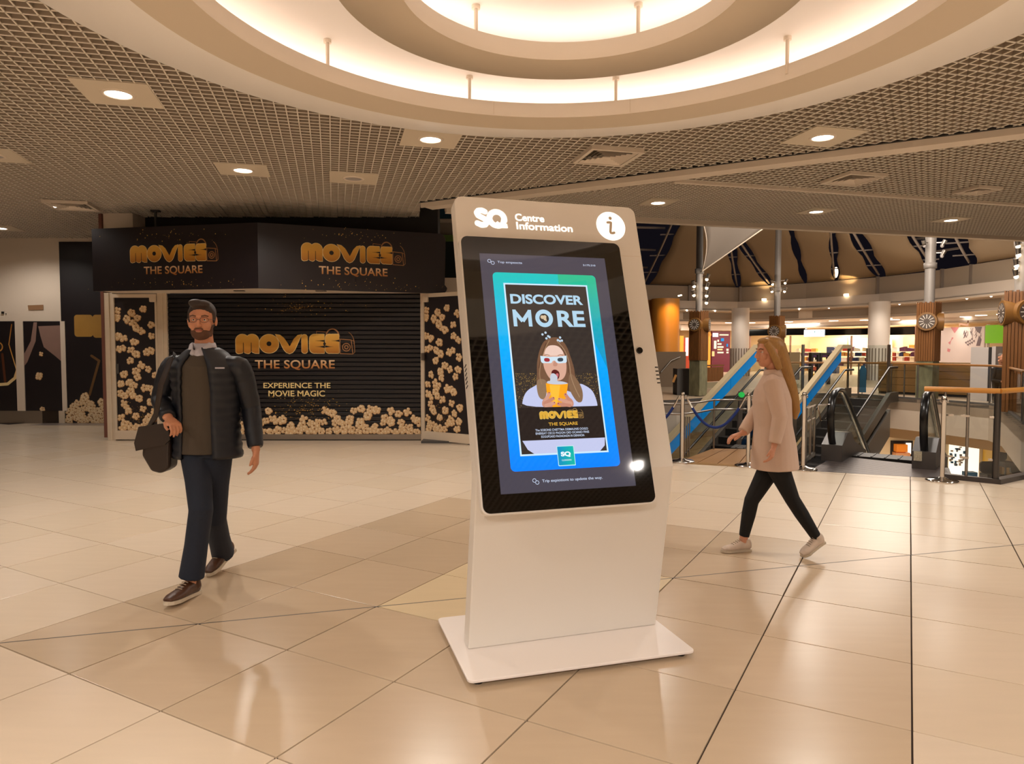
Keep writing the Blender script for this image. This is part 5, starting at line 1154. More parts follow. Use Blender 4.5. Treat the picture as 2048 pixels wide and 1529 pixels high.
M_shopl = mat('warm_shop_panel', 'E2BE8C', .5); M_shopw = mat('white_shop_panel', 'F3E6D2', .5); M_maroon = mat('maroon_panel', '5A1228', .5, emit='6A1B32', es=.1); M_signlit = mat('lit_sign_face', 'FFFFFF', .4, emit='E8FBFF', es=2.0)
def goods(pl, px0, px1, rows, parent, seed, depth=-.6):
    rnd = random.Random(seed); cols = [mat('goods_'+n, c, .5) for n, c in (('plum', '5A2A4A'), ('red', 'A8382A'), ('cream', 'E8D8B8'), ('navy', '26305A'), ('ochre', 'C08A34'), ('white', 'F2ECE2'))]
    for r in rows:
        (ua, va), (ub, _) = pl.uv(px0, r), pl.uv(px1, r); b = MB(); b.prism([(ua, va-.03), (ub, va-.03), (ub, va), (ua, va)], depth, depth+.4, fr=pl.fr); b.build('shelf', M_shopw, parent)
        u = ua+.05
        while u < ub-.25:
            w_ = rnd.uniform(.12, .38); b = MB(); b.prism([(u, va), (u+w_, va), (u+w_, va+rnd.uniform(.12, .28)), (u, va+.2)], depth+.05, depth+.3, fr=pl.fr); b.build('goods', rnd.choice(cols), parent); u += w_+rnd.uniform(.03, .15)
pA, pB, pC, pD, pE = seg(1), seg(2), seg(3), seg(4), seg(5)
s1 = empty('shop', pA.fr(1, 0), label='shop with a maroon lit menu panel and orange strips, left of the first white column', cat='shop')
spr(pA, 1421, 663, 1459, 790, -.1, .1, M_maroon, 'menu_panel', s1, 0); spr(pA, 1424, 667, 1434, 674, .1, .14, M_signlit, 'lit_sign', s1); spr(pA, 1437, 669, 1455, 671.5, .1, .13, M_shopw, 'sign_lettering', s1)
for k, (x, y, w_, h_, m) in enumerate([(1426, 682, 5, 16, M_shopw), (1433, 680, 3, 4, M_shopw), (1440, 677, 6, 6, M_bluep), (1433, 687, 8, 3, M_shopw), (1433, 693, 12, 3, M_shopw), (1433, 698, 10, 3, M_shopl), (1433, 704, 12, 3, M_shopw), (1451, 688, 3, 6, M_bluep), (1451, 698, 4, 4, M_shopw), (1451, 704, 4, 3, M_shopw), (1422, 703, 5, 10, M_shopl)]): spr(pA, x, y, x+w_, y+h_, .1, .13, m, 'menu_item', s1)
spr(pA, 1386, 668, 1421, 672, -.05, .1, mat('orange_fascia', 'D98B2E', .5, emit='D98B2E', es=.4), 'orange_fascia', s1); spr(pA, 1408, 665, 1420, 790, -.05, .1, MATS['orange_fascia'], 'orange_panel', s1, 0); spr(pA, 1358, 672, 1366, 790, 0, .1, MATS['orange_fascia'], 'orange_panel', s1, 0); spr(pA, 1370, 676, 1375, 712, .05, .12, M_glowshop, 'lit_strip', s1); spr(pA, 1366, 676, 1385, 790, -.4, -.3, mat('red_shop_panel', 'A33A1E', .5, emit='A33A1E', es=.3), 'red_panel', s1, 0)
spr(pA, 1362, 651, 1476, 661, -.1, .05, MATS['soffit_white'], 'header', s1)
s2 = empty('shop', pB.fr(1, 0), label='wide shop with a black fascia and a white lit sign, behind the walking woman', cat='shop')
spr(pB, 1496, 657, 1612, 672, -.2, .15, M_black, 'fascia', s2); spr(pC, 1611, 657, 1738, 672, -.2, .15, M_black, 'fascia', s2); spr(pC, 1612, 659.5, 1652, 674, .16, .24, M_signlit, 'lit_sign', s2)
b = MB(); (u0, v0), (u1, v1) = pC.uv(1617, 671.5), pC.uv(1647, 662)
rnd = random.Random(9)
for k in range(7): stroke(b, [(u0+k*(u1-u0)/6.5, v0), (u0+k*(u1-u0)/6.5+rnd.uniform(-.08, .12), v1), (u0+k*(u1-u0)/6.5+.12, (v0+v1)/2)], .025, .245, fr=pC.fr, cap=False)
b.build('sign_marks', mat('teal_sign_marks', '7CB8C0', .5), s2)
for px in (1497, 1578, 1700): pl_ = pB if px < 1600 else pC; spr(pl_, px, 672, px+4, 780, -.1, .08, mat('shop_jamb', '7A5642', .5), 'jamb', s2, 0)
spr(pB, 1500, 676, 1530, 720, -2, -1.9, mat('pink_lit_panel', 'E8C0A4', .5), 'wall_panel', s2, 0); spr(pC, 1580, 675, 1656, 712, -2.5, -2.4, M_shopl, 'wood_wall', s2, 0); spr(pC, 1657, 675, 1745, 712, -2.6, -2.5, M_shopw, 'white_wall', s2, 0); spr(pC, 1632, 694, 1654, 770, -1.6, -1.2, mat('navy_unit', '1C2748', .5), 'navy_unit', s2, 0)
goods(pC, 1586, 1632, (704, 712, 722, 732, 742), s2, 3); goods(pC, 1660, 1735, (702, 712, 722, 732), s2, 4)
s3 = empty('shop', pD.fr(1, 0), label='shop with black fascia and amber shelves, right of the second white column', cat='shop')
spr(pD, 1762, 653.5, 1832, 671, -.2, .15, M_black, 'fascia', s3); spr(pD, 1762, 673, 1832, 712, -2, -1.9, M_shopl, 'back_wall', s3, 0); spr(pD, 1829, 652, 1834, 780, -.2, .1, MATS['shop_jamb'], 'jamb', s3, 0); goods(pD, 1776, 1828, (703, 713, 722), s3, 5); spr(pD, 1792, 690, 1812, 700, -1.2, -1.1, M_orange, 'framed_picture', s3); spr(pD, 1761, 659, 1765, 667, .2, .25, M_signlit, 'projecting_sign', s3)
spr(pD, 1834, 650, 1885, 790, -.1, .05, MATS['soffit_white'], 'wall_pier', s3, 0)
s4 = empty('poster_wall', pE.fr(1, 0), label='large pale hoarding with pink hearts and grey script, between the clock posts', cat='poster')
spr(pE, 1880, 653, 1971, 790, -.1, .05, mat('pale_hoarding_print', 'CDBEBC', .6, noise=(.5, .15, (1, 1, 1))), 'print', s4, 0)
b = MB()
for pts in ([(1903, 655), (1920, 655), (1911, 667)], [(1909, 676), (1904, 682), (1902, 690), (1898, 686), (1903, 682), (1906, 675)], [(1897, 697), (1903, 699), (1901, 705), (1896, 703)]): b.flat([pE.uv(*p) for p in pts][::-1], .055, 0, pE.fr)
b.build('pink_shapes', mat('pink_print', 'C07880', .6), s4)
b = MB(); rnd = random.Random(12)
for k in range(26):
    x, y = rnd.uniform(1930, 1965), rnd.uniform(656, 672); stroke(b, [pE.uv(x, y), pE.uv(x+rnd.uniform(-4, 4), y+rnd.uniform(4, 10))], .03, .056, fr=pE.fr, cap=False)
for k, (x, y) in enumerate(((1932, 686), (1936, 684), (1940, 682), (1944, 679), (1936, 690), (1940, 688), (1944, 686), (1948, 683))): stroke(b, [pE.uv(x, y), pE.uv(x+3, y-2), pE.uv(x+2, y+2)], .05, .056, fr=pE.fr, cap=False)
b.flat([pE.uv(*p) for p in ((1951, 654), (1966, 654), (1962, 668), (1955, 663))][::-1], .055, 0, pE.fr); b.flat([pE.uv(*p) for p in ((1960, 671), (1965, 679), (1962, 692), (1954, 692))][::-1], .0555, 0, pE.fr)
b.build('grey_script', mat('grey_script_print', '6A5A60', .6), s4)
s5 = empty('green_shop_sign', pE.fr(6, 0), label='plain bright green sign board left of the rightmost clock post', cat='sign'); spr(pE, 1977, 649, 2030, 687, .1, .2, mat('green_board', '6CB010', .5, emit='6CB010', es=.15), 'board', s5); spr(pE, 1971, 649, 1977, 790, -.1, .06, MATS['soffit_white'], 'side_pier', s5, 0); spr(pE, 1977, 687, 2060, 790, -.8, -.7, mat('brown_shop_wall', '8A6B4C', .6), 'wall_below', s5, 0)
b = MB(); (u0, v0), (u1, v1) = pE.uv(1926, 652), pE.uv(1943, 647); stroke(b, [(u0, v0), (u0, v0+.1), (u1, v1-.1), (u1, v1+.1)], .09, .2, fr=pE.fr); b.build('bracket', MATS['shop_jamb'], s4)
# lamps inside the shops
for pl_, px, w_ in ((pA, 1440, 45), (pB, 1540, 110), (pC, 1640, 190), (pC, 1715, 190), (pD, 1795, 170), (pE, 1925, 50)):
    u, v = pl_.uv(px, 675); P_ = pl_.fr(u, 2.75, -1.4 if pl_ not in (pE, pA) else 1.4); area(P_.x, P_.y, 2.8, 2.5, .8, w_, (1, .88, .70))
# curved wall lit amber on the left
P_ = at(1336, 700, 31); b = MB(); b.cyl((P_.x, P_.y+.6, 0), (P_.x, P_.y+.6, 3.75), .62, 32); tag(b.build('curved_wall', mat('amber_wood_panel', 'CC8A38', .45, noise=(3, .15, (1, 1, .1)))), 'curved wood-panelled wall washed in amber light, just right of the kiosk', 'wall panel')
P2_ = at(1300, 700, 32); b = MB(); b.box((P2_.x-.8, 32, 0), (P2_.x+.5, 32.4, 3.75)); tag(b.build('wood_panel_wall', mat('dim_wood_panel', 'A8722C', .5)), 'dim wood panel beside the amber curved wall', 'wall panel')
spot(P_.x+.45, P_.y-1.0, 3.9, 210, 100, (1, .60, .12), .05, aim=(P_.x-.05, P_.y+.1, 1.2)); b = MB(); b.bar((P_.x+.3, P_.y-.5, 3.80), (P_.x+.45, P_.y-.55, 3.84), .08, .05); tag(b.build('wall_spotlight', MATS['spot_lens_lit']), 'small amber spotlight at the top of the curved wall', 'spotlight')

# roof canopy: wall band, tensile panels, struts, night between them
band_ = [rp(px, D+.3) for px, D in RP]; wallstrip('canopy_wall', ccw(band_), 4.2, 5.08, mat('canopy_wall_cloth', 'B8A894', .8), .1, kind='structure')
M_cloth = mat('canopy_cloth', '8A7558', .8); M_strut = mat('strut_paint', '8E8278', .5)
def Dof(px):
    for (a, Da), (c, Dc) in zip(RP, RP[1:]):
        if a <= px <= c: return Da+(Dc-Da)*(px-a)/(c-a)
    return RP[-1][1]
can = empty('roof_canopy', (12, 30, 5), kind='structure')
def edge(pb, pt, s, side):
    """point on a seam at s 0..1; side shifts it sideways; scalloped"""
    Db = Dof(pb)+.3; Dt = Db*.72; a = at(pb, 574, Db); a.z = 5.10; c = at(pt+(pt-pb)*.45, 394, Dt); sc_ = abs(math.sin(s*math.pi*3.0))*(.12 if abs(side) > .01 else 0)
    p = a+(c-a)*s; d = Vector((p.y, -p.x, 0)).normalized(); p.z -= .12*math.sin(math.pi*s); return p+d*(side*(1+0)+(sc_ if side > 0 else -sc_))
def panel(l, r, gl=.16, gr=.16, name='canopy_panel'):
    b = MB(); n, m_ = 14, 8; v = []
    for i in range(n+1):
        a, c = edge(l[0], l[1], i/n, gl), edge(r[0], r[1], i/n, -gr)
        for j in range(m_+1): p = a+(c-a)*j/m_; p.z -= .07*math.sin(math.pi*j/m_)*math.sin(math.pi*i/n); v.append(p)
    b.add(v, [(i*(m_+1)+j, i*(m_+1)+j+1, (i+1)*(m_+1)+j+1, (i+1)*(m_+1)+j) for i in range(n) for j in range(m_)], 0, True); o = b.build(name, M_cloth, can)
    md = o.modifiers.new('t', 'SOLIDIFY'); md.thickness = .02; return o
seams = [(1290, 1345), (1476, 1457), (1541, 1460), (1611, 1580), (1672, 1664), (1761, 1700), (1872, 1812), (1943, 1900), (2110, 2080)]
for i, (l, r, gl, gr) in enumerate([(0, 1, .25, .12), (2, 3, .14, .06), (3, 4, .06, .08), (4, 5, .08, .2), (5, 6, .22, .16), (7, 8, .16, .1)]): panel(seams[l], seams[r], gl, gr)
panel((1476, 1457), (1541, 1460), .12, .12)
for i in (0, 1, 2, 4, 5, 6, 7):
    pts = [edge(*seams[i], s/10, 0.001)+Vector((0, .2, .12)) for s in range(11)]; b = MB(); b.tube(pts, .055, 8); b.build('strut', M_strut, can)
    b = MB()
    for s in (.18, .42, .66): p = edge(*seams[i], s, .3)+Vector((0, .2, .1)); q = edge(*seams[i], s, -.3)+Vector((0, .2, .1)); b.bar(p, q, .05)
    b.build('cross_strut', M_strut, can)
for (l, r) in ((0, (1200, 1290)), (6, seams[7])):
    b = MB()
    for s in (.15, .4, .65, .9):
        p = edge(*seams[l], s, 0)+Vector((0, .6, .5)); q = edge(*(r if isinstance(r, tuple) else seams[r]), s, 0)+Vector((0, .6, .5)); b.bar(p, q, .08)
    b.build('glazing_bar', M_strut, can)
for k, px in enumerate((1378, 1479, 1752, 1880, 1938)):
    p = rp(px, Dof(px)+.1); b = MB(); b.bar((p.x, p.y, 4.2), (p.x, p.y, 5.1), .14, .1); b.build('wall_stanchion', M_strut, can)
fn_ = empty('canopy_funnel', at(1404, 541, 22.3), label='pale pointed canopy funnel tied to the top of the left clock post', cat='canopy'); A_, C_, T_ = at(1372, 380, 19.5), at(1640, 378, 20.5), at(1404, 543, 22.3)
b = MB(); n = 12; v = []
for i in range(n+1):
    s = i/n; a, c = T_+(A_-T_)*s, T_+(C_-T_)*s; a.x += -.0+.32*math.sin(math.pi*s); 
    for j in range(9): p = a+(c-a)*j/8; p.y += .35*math.sin(math.pi*j/8)*s; v.append(p)
b.add(v, [(i*9+j, i*9+j+1, (i+1)*9+j+1, (i+1)*9+j) for i in range(n) for j in range(8)], 0, True); o = b.build('membrane', mat('funnel_cloth', '857B72', .7), fn_); md = o.modifiers.new('t', 'SOLIDIFY'); md.thickness = .015
b = MB(); b.tube([v[i*9]-Vector((0, .02, 0)) for i in range(n+1)], .02, 6); b.tube([v[i*9+8]-Vector((0, .02, 0)) for i in range(n+1)], .02, 6); b.build('edge_cable', M_cream, fn_)
# amber uplights on the ring beam
for px, py, w_ in ((1526, 597, 110), (1689, 588, 110), (1512, 560, 0)):
    p = rp(px, Dof(px)-.1)
    if w_: spot(p.x, p.y-.45, 4.45, w_, 80, (1, .66, .30), .05, aim=(p.x, p.y+.1, 5.6)); b = MB(); b.cyl((p.x, p.y-.05, 4.23), (p.x, p.y-.05, 4.33), .12, 14); tag(b.build('uplight', MATS['spot_lens_lit']), 'small amber uplight on top of the ring beam, %s' % ('left one' if px < 1600 else 'right one'), 'spotlight', 'uplights on the ring beam')
p = at(1672, 545, 37); b = MB(); b.ball(p, (.1, .1, .28), 12, 8); b.bar(p, p+Vector((0, .3, .1)), .04); tag(b.build('bulb_lamp', MATS['spot_lens_lit']), 'bright lamp hanging at a canopy seam above the lit shop sign', 'lamp')
area(14, 25, 4.6, 10, 10, 110, WARM2, rot=(math.pi, 0, 0))  # added upward-facing lamp without a fixture, brightens the canopy cloth from below
# glimpse of the next shop between the sign board and the kiosk
n2 = empty('side_shop', (-1.2, 16, 0), label='teal and green shop front glimpsed between the black sign and the kiosk', cat='shop')
for (px0, py0, px1, py1, Y, c, nm) in ((868, 395, 960, 438, 15.2, '1D4A5E', 'teal_fascia'), (853, 430, 868, 470, 15.0, '3E7C14', 'green_strip'), (868, 438, 960, 444, 15.1, 'D0C4B4', 'white_rail'), (868, 470, 960, 482, 15.1, '6F8C3C', 'green_panel'), (840, 482, 960, 864, 15.3, '15201F', 'dark_opening')):
    A_, C_ = at(px0, py1, Y), at(px1, py0, Y); b = MB(); b.box((A_.x, Y, 0 if 'dark' in nm else A_.z), (C_.x, Y+.1, C_.z)); b.build(nm, mat('side_'+nm, c, .5), n2)
b = MB(); A_, C_ = at(868, 470, 15.4), at(960, 444, 15.4); b.box((A_.x, 15.4, A_.z-.1), (C_.x, 15.5, C_.z)); b.build('ceiling_glimpse', mat('side_white', 'A89C8C', .6), n2)
b = MB(); A_, C_ = at(880, 610, 12.0), at(940, 556, 12.0); b.box((A_.x, 12.0, 0), (C_.x+.3, 12.1, C_.z)); tag(b.build('white_pier', M_cream), 'white pier seen between the popcorn door and the kiosk', 'pier')
# ---------------------------------------------------------------- people
M_skin = mat('skin', 'C98A68', .5, noise=(9, .06, (1, 1, 1))); M_skin2 = mat('fair_skin', 'CF9274', .5, noise=(9, .06, (1, 1, 1)))
M_navy = mat('navy_quilted_nylon', '12151F', .48); M_sweat = mat('olive_grey_knit', '4B4136', .9, bump=(300, .2)); M_shirt = mat('pale_shirt', 'B9B4BC', .7)
M_jean = mat('dark_denim', '161E2E', .8, noise=(60, .15, (1, 1, 1))); M_shoe = mat('brown_leather', '4A2C1A', .4, noise=(8, .25, (1, 1, 1))); M_sole = mat('pale_sole', 'CDBEA8', .6)
M_hair = mat('dark_brown_hair', '2E1F16', .6, noise=(50, .4, (6, 6, 1))); M_blond = mat('blonde_hair', 'A67C44', .5, noise=(40, .3, (5, 5, .6))); M_beard = mat('brown_stubble', '5E3D2B', .8)
M_pink = mat('dusty_pink_jacket', 'D3B8A6', .8, noise=(6, .06, (1, 1, 1))); M_blackcl = mat('black_leggings', '0C0B0C', .8); M_sneak = mat('floral_canvas', 'D2BFAE', .7, noise=(24, .18, (1, 1, 1)))
M_eye = mat('eye_white', 'E6E0DA', .3); M_iris = mat('iris_brown', '2A1A10', .3); M_lip = mat('lips', 'A55E4E', .5)
def rotm(f, up=(0, 0, 1)):
    """matrix whose -y axis is the facing direction f"""
    y = -Vector(f).normalized(); z = Vector(up); x = y.cross(z).normalized(); z = x.cross(y); return Matrix((x, y, z)).transposed()
def head(mb, c, f, s=1.0, up=(0, 0, 1), female=False):
    """skull, jaw, nose, brow, lips, ears; c = centre of the head, s=1 for a 0.235 m high head"""
    M3 = rotm(f, up); Q = lambda x, y, z: Vector(c)+M3 @ Vector((x*s, y*s, z*s)); M4 = M3.to_4x4(); r = lambda *a: tuple(v*s for v in a)
    mb.ball(Q(0, .012, .028), r(.074, .094, .088), 24, 16, M=M4); mb.ball(Q(0, -.022, -.03), r(.060 if not female else .056, .066, .082), 20, 14, M=M4)
    mb.ball(Q(0, -.050, -.082), r(.034, .032, .028), 14, 10, M=M4)                       # chin
    mb.ball(Q(.0, -.07, .028), r(.052, .020, .014), 14, 8, M=M4)                          # brow
    mb.tube([Q(0, -.082, .012), Q(0, -.098, -.012), Q(0, -.106, -.026), Q(0, -.088, -.038)], [.008*s, .011*s, .015*s, .011*s], 10)
    for sx_ in (-1, 1):
        mb.ball(Q(sx_*.012, -.094, -.030), r(.009, .010, .007), 8, 6, M=M4); mb.ball(Q(sx_*.077, .012, -.002), r(.010, .020, .032), 12, 8, M=M4); mb.ball(Q(sx_*.042, -.06, -.028), r(.024, .022, .024), 12, 8, M=M4)
    mb.ball(Q(0, -.086, -.055), r(.024, .010, .007), 12, 8, M=M4); mb.ball(Q(0, -.084, -.066), r(.021, .010, .008), 12, 8, M=M4)
    return Q, M4
def hand(mb, w, d, n, th, curl=.5, s=1.0):
    """w wrist, d hand direction, n palm normal (the side fingers curl to), th thumb side"""
    w, d, n, th = Vector(w), Vector(d).normalized(), Vector(n).normalized(), Vector(th).normalized(); n = (n-d*n.dot(d)).normalized(); th = (th-d*th.dot(d)-n*th.dot(n)).normalized()
    mb.tube([w-d*.03, w, w+d*.03*s, w+d*.075*s, w+d*.092*s], [(.024*s, .029*s), (.022*s, .028*s), (.018*s, .038*s), (.016*s, .042*s), (.012*s, .036*s)], 14, flat_=n)
    for k, ln in enumerate((.072, .080, .074, .058)):
        p = w+d*(.082*s)+th*((.030-.020*k)*s); pts = [p-d*.02*s, p]; a = .15; q = p
        for seg_, fr_ in enumerate((.45, .32, .23)):
            a += curl*(.55, .8, .6)[seg_]; q = q+(d*math.cos(a)+n*math.sin(a))*ln*fr_*s*1.05; pts.append(q)
        mb.tube(pts, [.009*s, .0092*s, .0085*s, .0075*s, .0062*s], 8)
    p = w+d*.022*s+th*.026*s; pts = [p-th*.01*s, p+th*.016*s+d*.02*s+n*.006*s, p+th*.024*s+d*.048*s+n*.016*s, p+th*.020*s+d*.072*s+n*.026*s]; mb.tube(pts, [.012*s, .0115*s, .0095*s, .0075*s], 8)
def shoe(par, heel, toe, name='shoe', m=None, sole=None, s=1.0, up=(0, 0, 1)):
    heel, toe = Vector(heel), Vector(toe); d = (toe-heel).normalized(); u = Vector(up); u = (u-d*u.dot(d)).normalized(); L = (toe-heel).length; r = d.cross(u)
    b = MB(); P = lambda t, h: heel+d*L*t+u*h*s
    b.tube([P(.02, .045), P(.12, .052), P(.35, .048), P(.6, .036), P(.82, .030), P(.97, .024)], [(.040*s, .032*s), (.047*s, .037*s), (.043*s, .039*s), (.030*s, .045*s), (.023*s, .044*s), (.012*s, .028*s)], 16, flat_=u)
    b.tube([P(.13, .05), P(.16, .09), P(.16, .105)], [(.045*s, .036*s), (.040*s, .033*s), (.038*s, .031*s)], 14)
    sh_ = fuse(b, name, .006, m or M_shoe, par)
    b = MB(); out = [(0, -.028), (.25, -.03), (.5, -.036), (.75, -.046), (.92, -.036), (1.0, -.012), (1.0, .012), (.92, .034), (.75, .044), (.5, .034), (.25, .03), (0, .028), (-.03, 0)]
    b.prism([(x*L, y*s) for x, y in out], .0, .020*s, fr=lambda x, y, n: heel+d*x+r*y+u*n); b.build('sole', sole or M_sole, sh_)
    b = MB()
    for k in range(5):
        t = .36+.065*k; hh_ = .099-.0085*k; b.tube([P(t, hh_)+r*.020*s, P(t+.01, hh_+.006), P(t, hh_)-r*.020*s], .0028*s, 6)
    b.build('laces', mat('lace_cord', '9C8A74', .8), sh_)
    return sh_
def eyes(par, Q, M4, s=1.0):
    for sx_ in (-1, 1):
        b = MB(); b.ball(Q(sx_*.031, -.070, .006), .0098*s, 12, 8); e = b.build('eye', M_eye, par); b = MB(); b.ball(Q(sx_*.031, -.0762, .0055), .0052*s, 10, 6); b.build('iris', M_iris, e); b = MB(); b.tube([Q(sx_*.019, -.0775, .0075), Q(sx_*.031, -.0825, .0125), Q(sx_*.043, -.0765, .0075)], .0032*s, 8); b.build('eyelid', M_skin, e)
        b = MB(); b.tube([Q(sx_*.014, -.087, .026), Q(sx_*.034, -.084, .031), Q(sx_*.052, -.070, .026)], .0036*s, 8); b.build('eyebrow', M_beard, par)

# --- the man walking towards the camera
man = empty('person', (-1.93, 4.4, 0), label='man in a navy quilted jacket walking towards the camera with a dark shoulder bag', cat='person')
Y0 = 4.40
def mp(px, py, dy=0.0): return at(px, py, Y0+dy)
Hc = mp(404, 642); ff_ = Vector((.20, -1, -.02)); body_ = MB()
Q, M4 = head(body_, Hc, ff_, 1.02)
neck = mp(407, 690); chest = mp(408, 745); pel = mp(413, 885)
shR, shL = mp(344, 722, .02), mp(480, 724, -.02); elR, elL = mp(322, 800, .05), mp(502, 815, .08); wrR, wrL = mp(338, 838, -.16), mp(512, 902, -.02)
hipR, hipL = mp(392, 905), mp(434, 905); knR, knL = mp(402, 1022, -.20), mp(430, 1040, .06); anR = at(383, 1160, 4.20); anL = at(446, 1112, 4.72)
body_.tube([Hc+Vector((0, .02, -.07)), neck+Vector((0, .01, .02)), neck+Vector((0, .02, -.05)), chest, mp(410, 800), pel], [.052, .056, .062, (.11, .16), (.10, .15), (.10, .15)], 20, flat_=(0, 1, 0))
for a, e, w_ in ((shR, elR, wrR), (shL, elL, wrL)): body_.tube([chest+(a-chest)*.5+Vector((0, 0, .0)), a-Vector((0, 0, .02)), (a+e)/2, e, (e+w_)/2, w_], [.036, .040, .040, .036, .032, .026], 12)
for h_, k_, a_ in ((hipR, knR, anR), (hipL, knL, anL)): body_.tube([pel+(h_-pel)*.6, h_, (h_+k_)/2, k_, (k_+a_)/2, a_, a_-Vector((0, 0, .04))], [.09, .085, .070, .052, .048, .036, .036], 12)
hand(body_, wrR, Vector((.45, -.35, -.25)), Vector((.1, -.1, -1)), Vector((.3, -.8, .5)), .95, 1.0); hand(body_, wrL, Vector((.03, -.12, -1)), Vector((-1, -.1, 0)), Vector((0, -1, 0)), .45, 1.0)
fuse(body_, 'body', .0045, M_skin, man)
eyes(man, Q, M4, 1.02)
b = MB(); b.ball(Q(0, .022, .052), (.080, .098, .078), 24, 14, M=M4); b.ball(Q(0, -.05, .098), (.062, .045, .026), 16, 10, M=M4); b.ball(Q(-.02, -.055, .108), (.045, .04, .022), 14, 8, M=M4)
for sx_ in (-1, 1): b.ball(Q(sx_*.070, .0, .028), (.012, .03, .045), 10, 8, M=M4)
b.ball(Q(0, .07, .0), (.066, .05, .07), 14, 10, M=M4); hr = fuse(b, 'hair', .005, M_hair, man, smooth=1)
b = MB(); b.ball(Q(0, -.036, -.078), (.0575, .058, .042), 18, 12, M=M4); 
for sx_ in (-1, 1): b.ball(Q(sx_*.051, -.010, -.055), (.014, .034, .045), 10, 8, M=M4)
b.tube([Q(-.026, -.0905, -.056), Q(-.016, -.0985, -.0465), Q(.016, -.0985, -.0465), Q(.026, -.0905, -.056)], .0055, 8); fuse(b, 'beard', .005, M_beard, man, smooth=1)
b = MB(); b.ball(Q(0, -.0945, -.059), (.022, .007, .0065), 12, 8, M=M4); b.build('mouth', M_lip, man)
b = MB()
for sx_ in (-1, 1):
    b.tube([Q(sx_*.033+.024*math.cos(a), -.094, .004+.017*math.sin(a)) for a in [2*math.pi*k/16 for k in range(16)]], .0013, 6, closed=True); b.tube([Q(sx_*.057, -.092, .008), Q(sx_*.079, -.04, .006), Q(sx_*.081, .012, .004)], .0014, 6)
b.tube([Q(-.009, -.098, .006), Q(.009, -.098, .006)], .0014, 6); b.build('glasses', MATS['dark_steel'], man)
# shirt collar and knitted front
b = MB(); b.tube([neck+Vector((0, .012, -.055)), neck+Vector((0, .008, .012))], [(.082, .086), (.066, .066)], 24, flat_=(0, 1, 0), cap=False); o = b.build('shirt_collar', M_shirt, man); md = o.modifiers.new('t', 'SOLIDIFY'); md.thickness = .006
b = MB(); c_ = neck+Vector((0, 0, 0)); b.ball(c_+Vector((0, -.048, -.075)), (.050, .045, .062), 16, 10)
for sx_ in (-1, 1): b.tube([c_+Vector((sx_*.062, -.03, .005)), c_+Vector((sx_*.048, -.075, -.03)), c_+Vector((sx_*.030, -.094, -.062))], [(.008, .020), (.008, .026), (.006, .012)], 10, flat_=(sx_*.5, -1, .2))
fuse(b, 'shirt_front', .005, M_shirt, man, smooth=1)
b = MB(); b.tube([neck+Vector((0, .02, -.065)), chest+Vector((0, 0, .03)), mp(408, 800), mp(409, 850), mp(410, 905)], [(.10, .12), (.125, .165), (.122, .164), (.124, .170), (.132, .176)], 24, flat_=(0, 1, 0)); sw = fuse(b, 'sweater', .007, M_sweat, man)
# quilted jacket: torso shell open at the front, with sleeves
b = MB(); rows = []; zt_, zb_ = chest.z+.155, mp(413, 915).z; n = 42; sg_ = 36
for i in range(n+1):
    t = i/n; z = zt_+(zb_-zt_)*t; cx = chest.x+(pel.x-chest.x)*t+.004; cy = Y0+.012
    rx = (.080+.134*min(1, t/.16)**.8) if t < .16 else .214-.026*math.sin((t-.16)/.84*math.pi*.8)+.012*t; ry = (.10+.045*min(1, t/.16)) if t < .16 else .145+.008*t
    puff = 1+.05*abs(math.sin(t*math.pi*13)); op = 14+10*min(1, t*2.5)
    rows.append([Vector((cx+rx*puff*math.sin(R(a)), cy-ry*puff*math.cos(R(a)), z)) for a in [op+(352-2*op+8-8)*k/(sg_-1)+0 for k in range(sg_)]])
b.add([p for r_ in rows for p in r_], [(i*sg_+k, i*sg_+k+1, (i+1)*sg_+k+1, (i+1)*sg_+k) for i in range(n) for k in range(sg_-1)], 0, True); jk = b.build('jacket', M_navy, man); md = jk.modifiers.new('t', 'SOLIDIFY'); md.thickness = .018; md.offset = 1
def sleeve(a, e, w_, name='sleeve'):
    b = MB(); pts = []; rad = []; P_ = [chest+(a-chest)*.60+Vector((0, 0, .010)), a-Vector((0, 0, .030)), a+(e-a)*.35, e, e+(w_-e)*.5, w_-(w_-e)*.08]; Rr = [.054, .062, .065, .059, .054, .046]; k = 0
    for i in range(5):
        for q in range(7):
            t = q/7; pts.append(P_[i].lerp(P_[i+1], t)); rad.append((Rr[i]+(Rr[i+1]-Rr[i])*t)*(1+.05*abs(math.sin((i*7+q)*math.pi/3.5)))); 
    pts.append(P_[5]); rad.append(.045); b.tube(pts, rad, 16); return fuse(b, name, .007, M_navy, man, smooth=1)
sleeve(shR, elR, wrR); sleeve(shL, elL, wrL)
b = MB(); p = mp(430, 738, -.165); b.box((p.x, p.y, p.z), (p.x+.055, p.y+.008, p.z+.009)); b.build('zip_pull', M_shirt, jk)
def trouser(h_, k_, a_, name, m, r=(.115, .098, .078, .070, .068, .074), par=None):
    return ([pel_+(h_-pel_)*.5+Vector((0, 0, .06)), h_, (h_+k_)/2, k_, (k_+a_)/2, a_+Vector((0, 0, .015))], list(r))
pel_ = pel; b = MB(); b.tube([mp(412, 888), mp(413, 912)], [(.10, .150), (.112, .162)], 20, flat_=(0, 1, 0))
for h_, k_, a_ in ((hipR, knR, anR), (hipL, knL, anL)): P_, R_ = trouser(h_, k_, a_, 'j', M_jean); b.tube(P_, R_, 18)
fuse(b, 'jeans', .007, M_jean, man)
hl = at(389, 1180, 4.26); hl.z = .045; tl = at(371, 1208, 3.98); tl.z = .02; shoe(man, Vector((anR.x+.01, 4.25, .0)), Vector((anR.x-.045, 3.97, .028)), s=1.05)
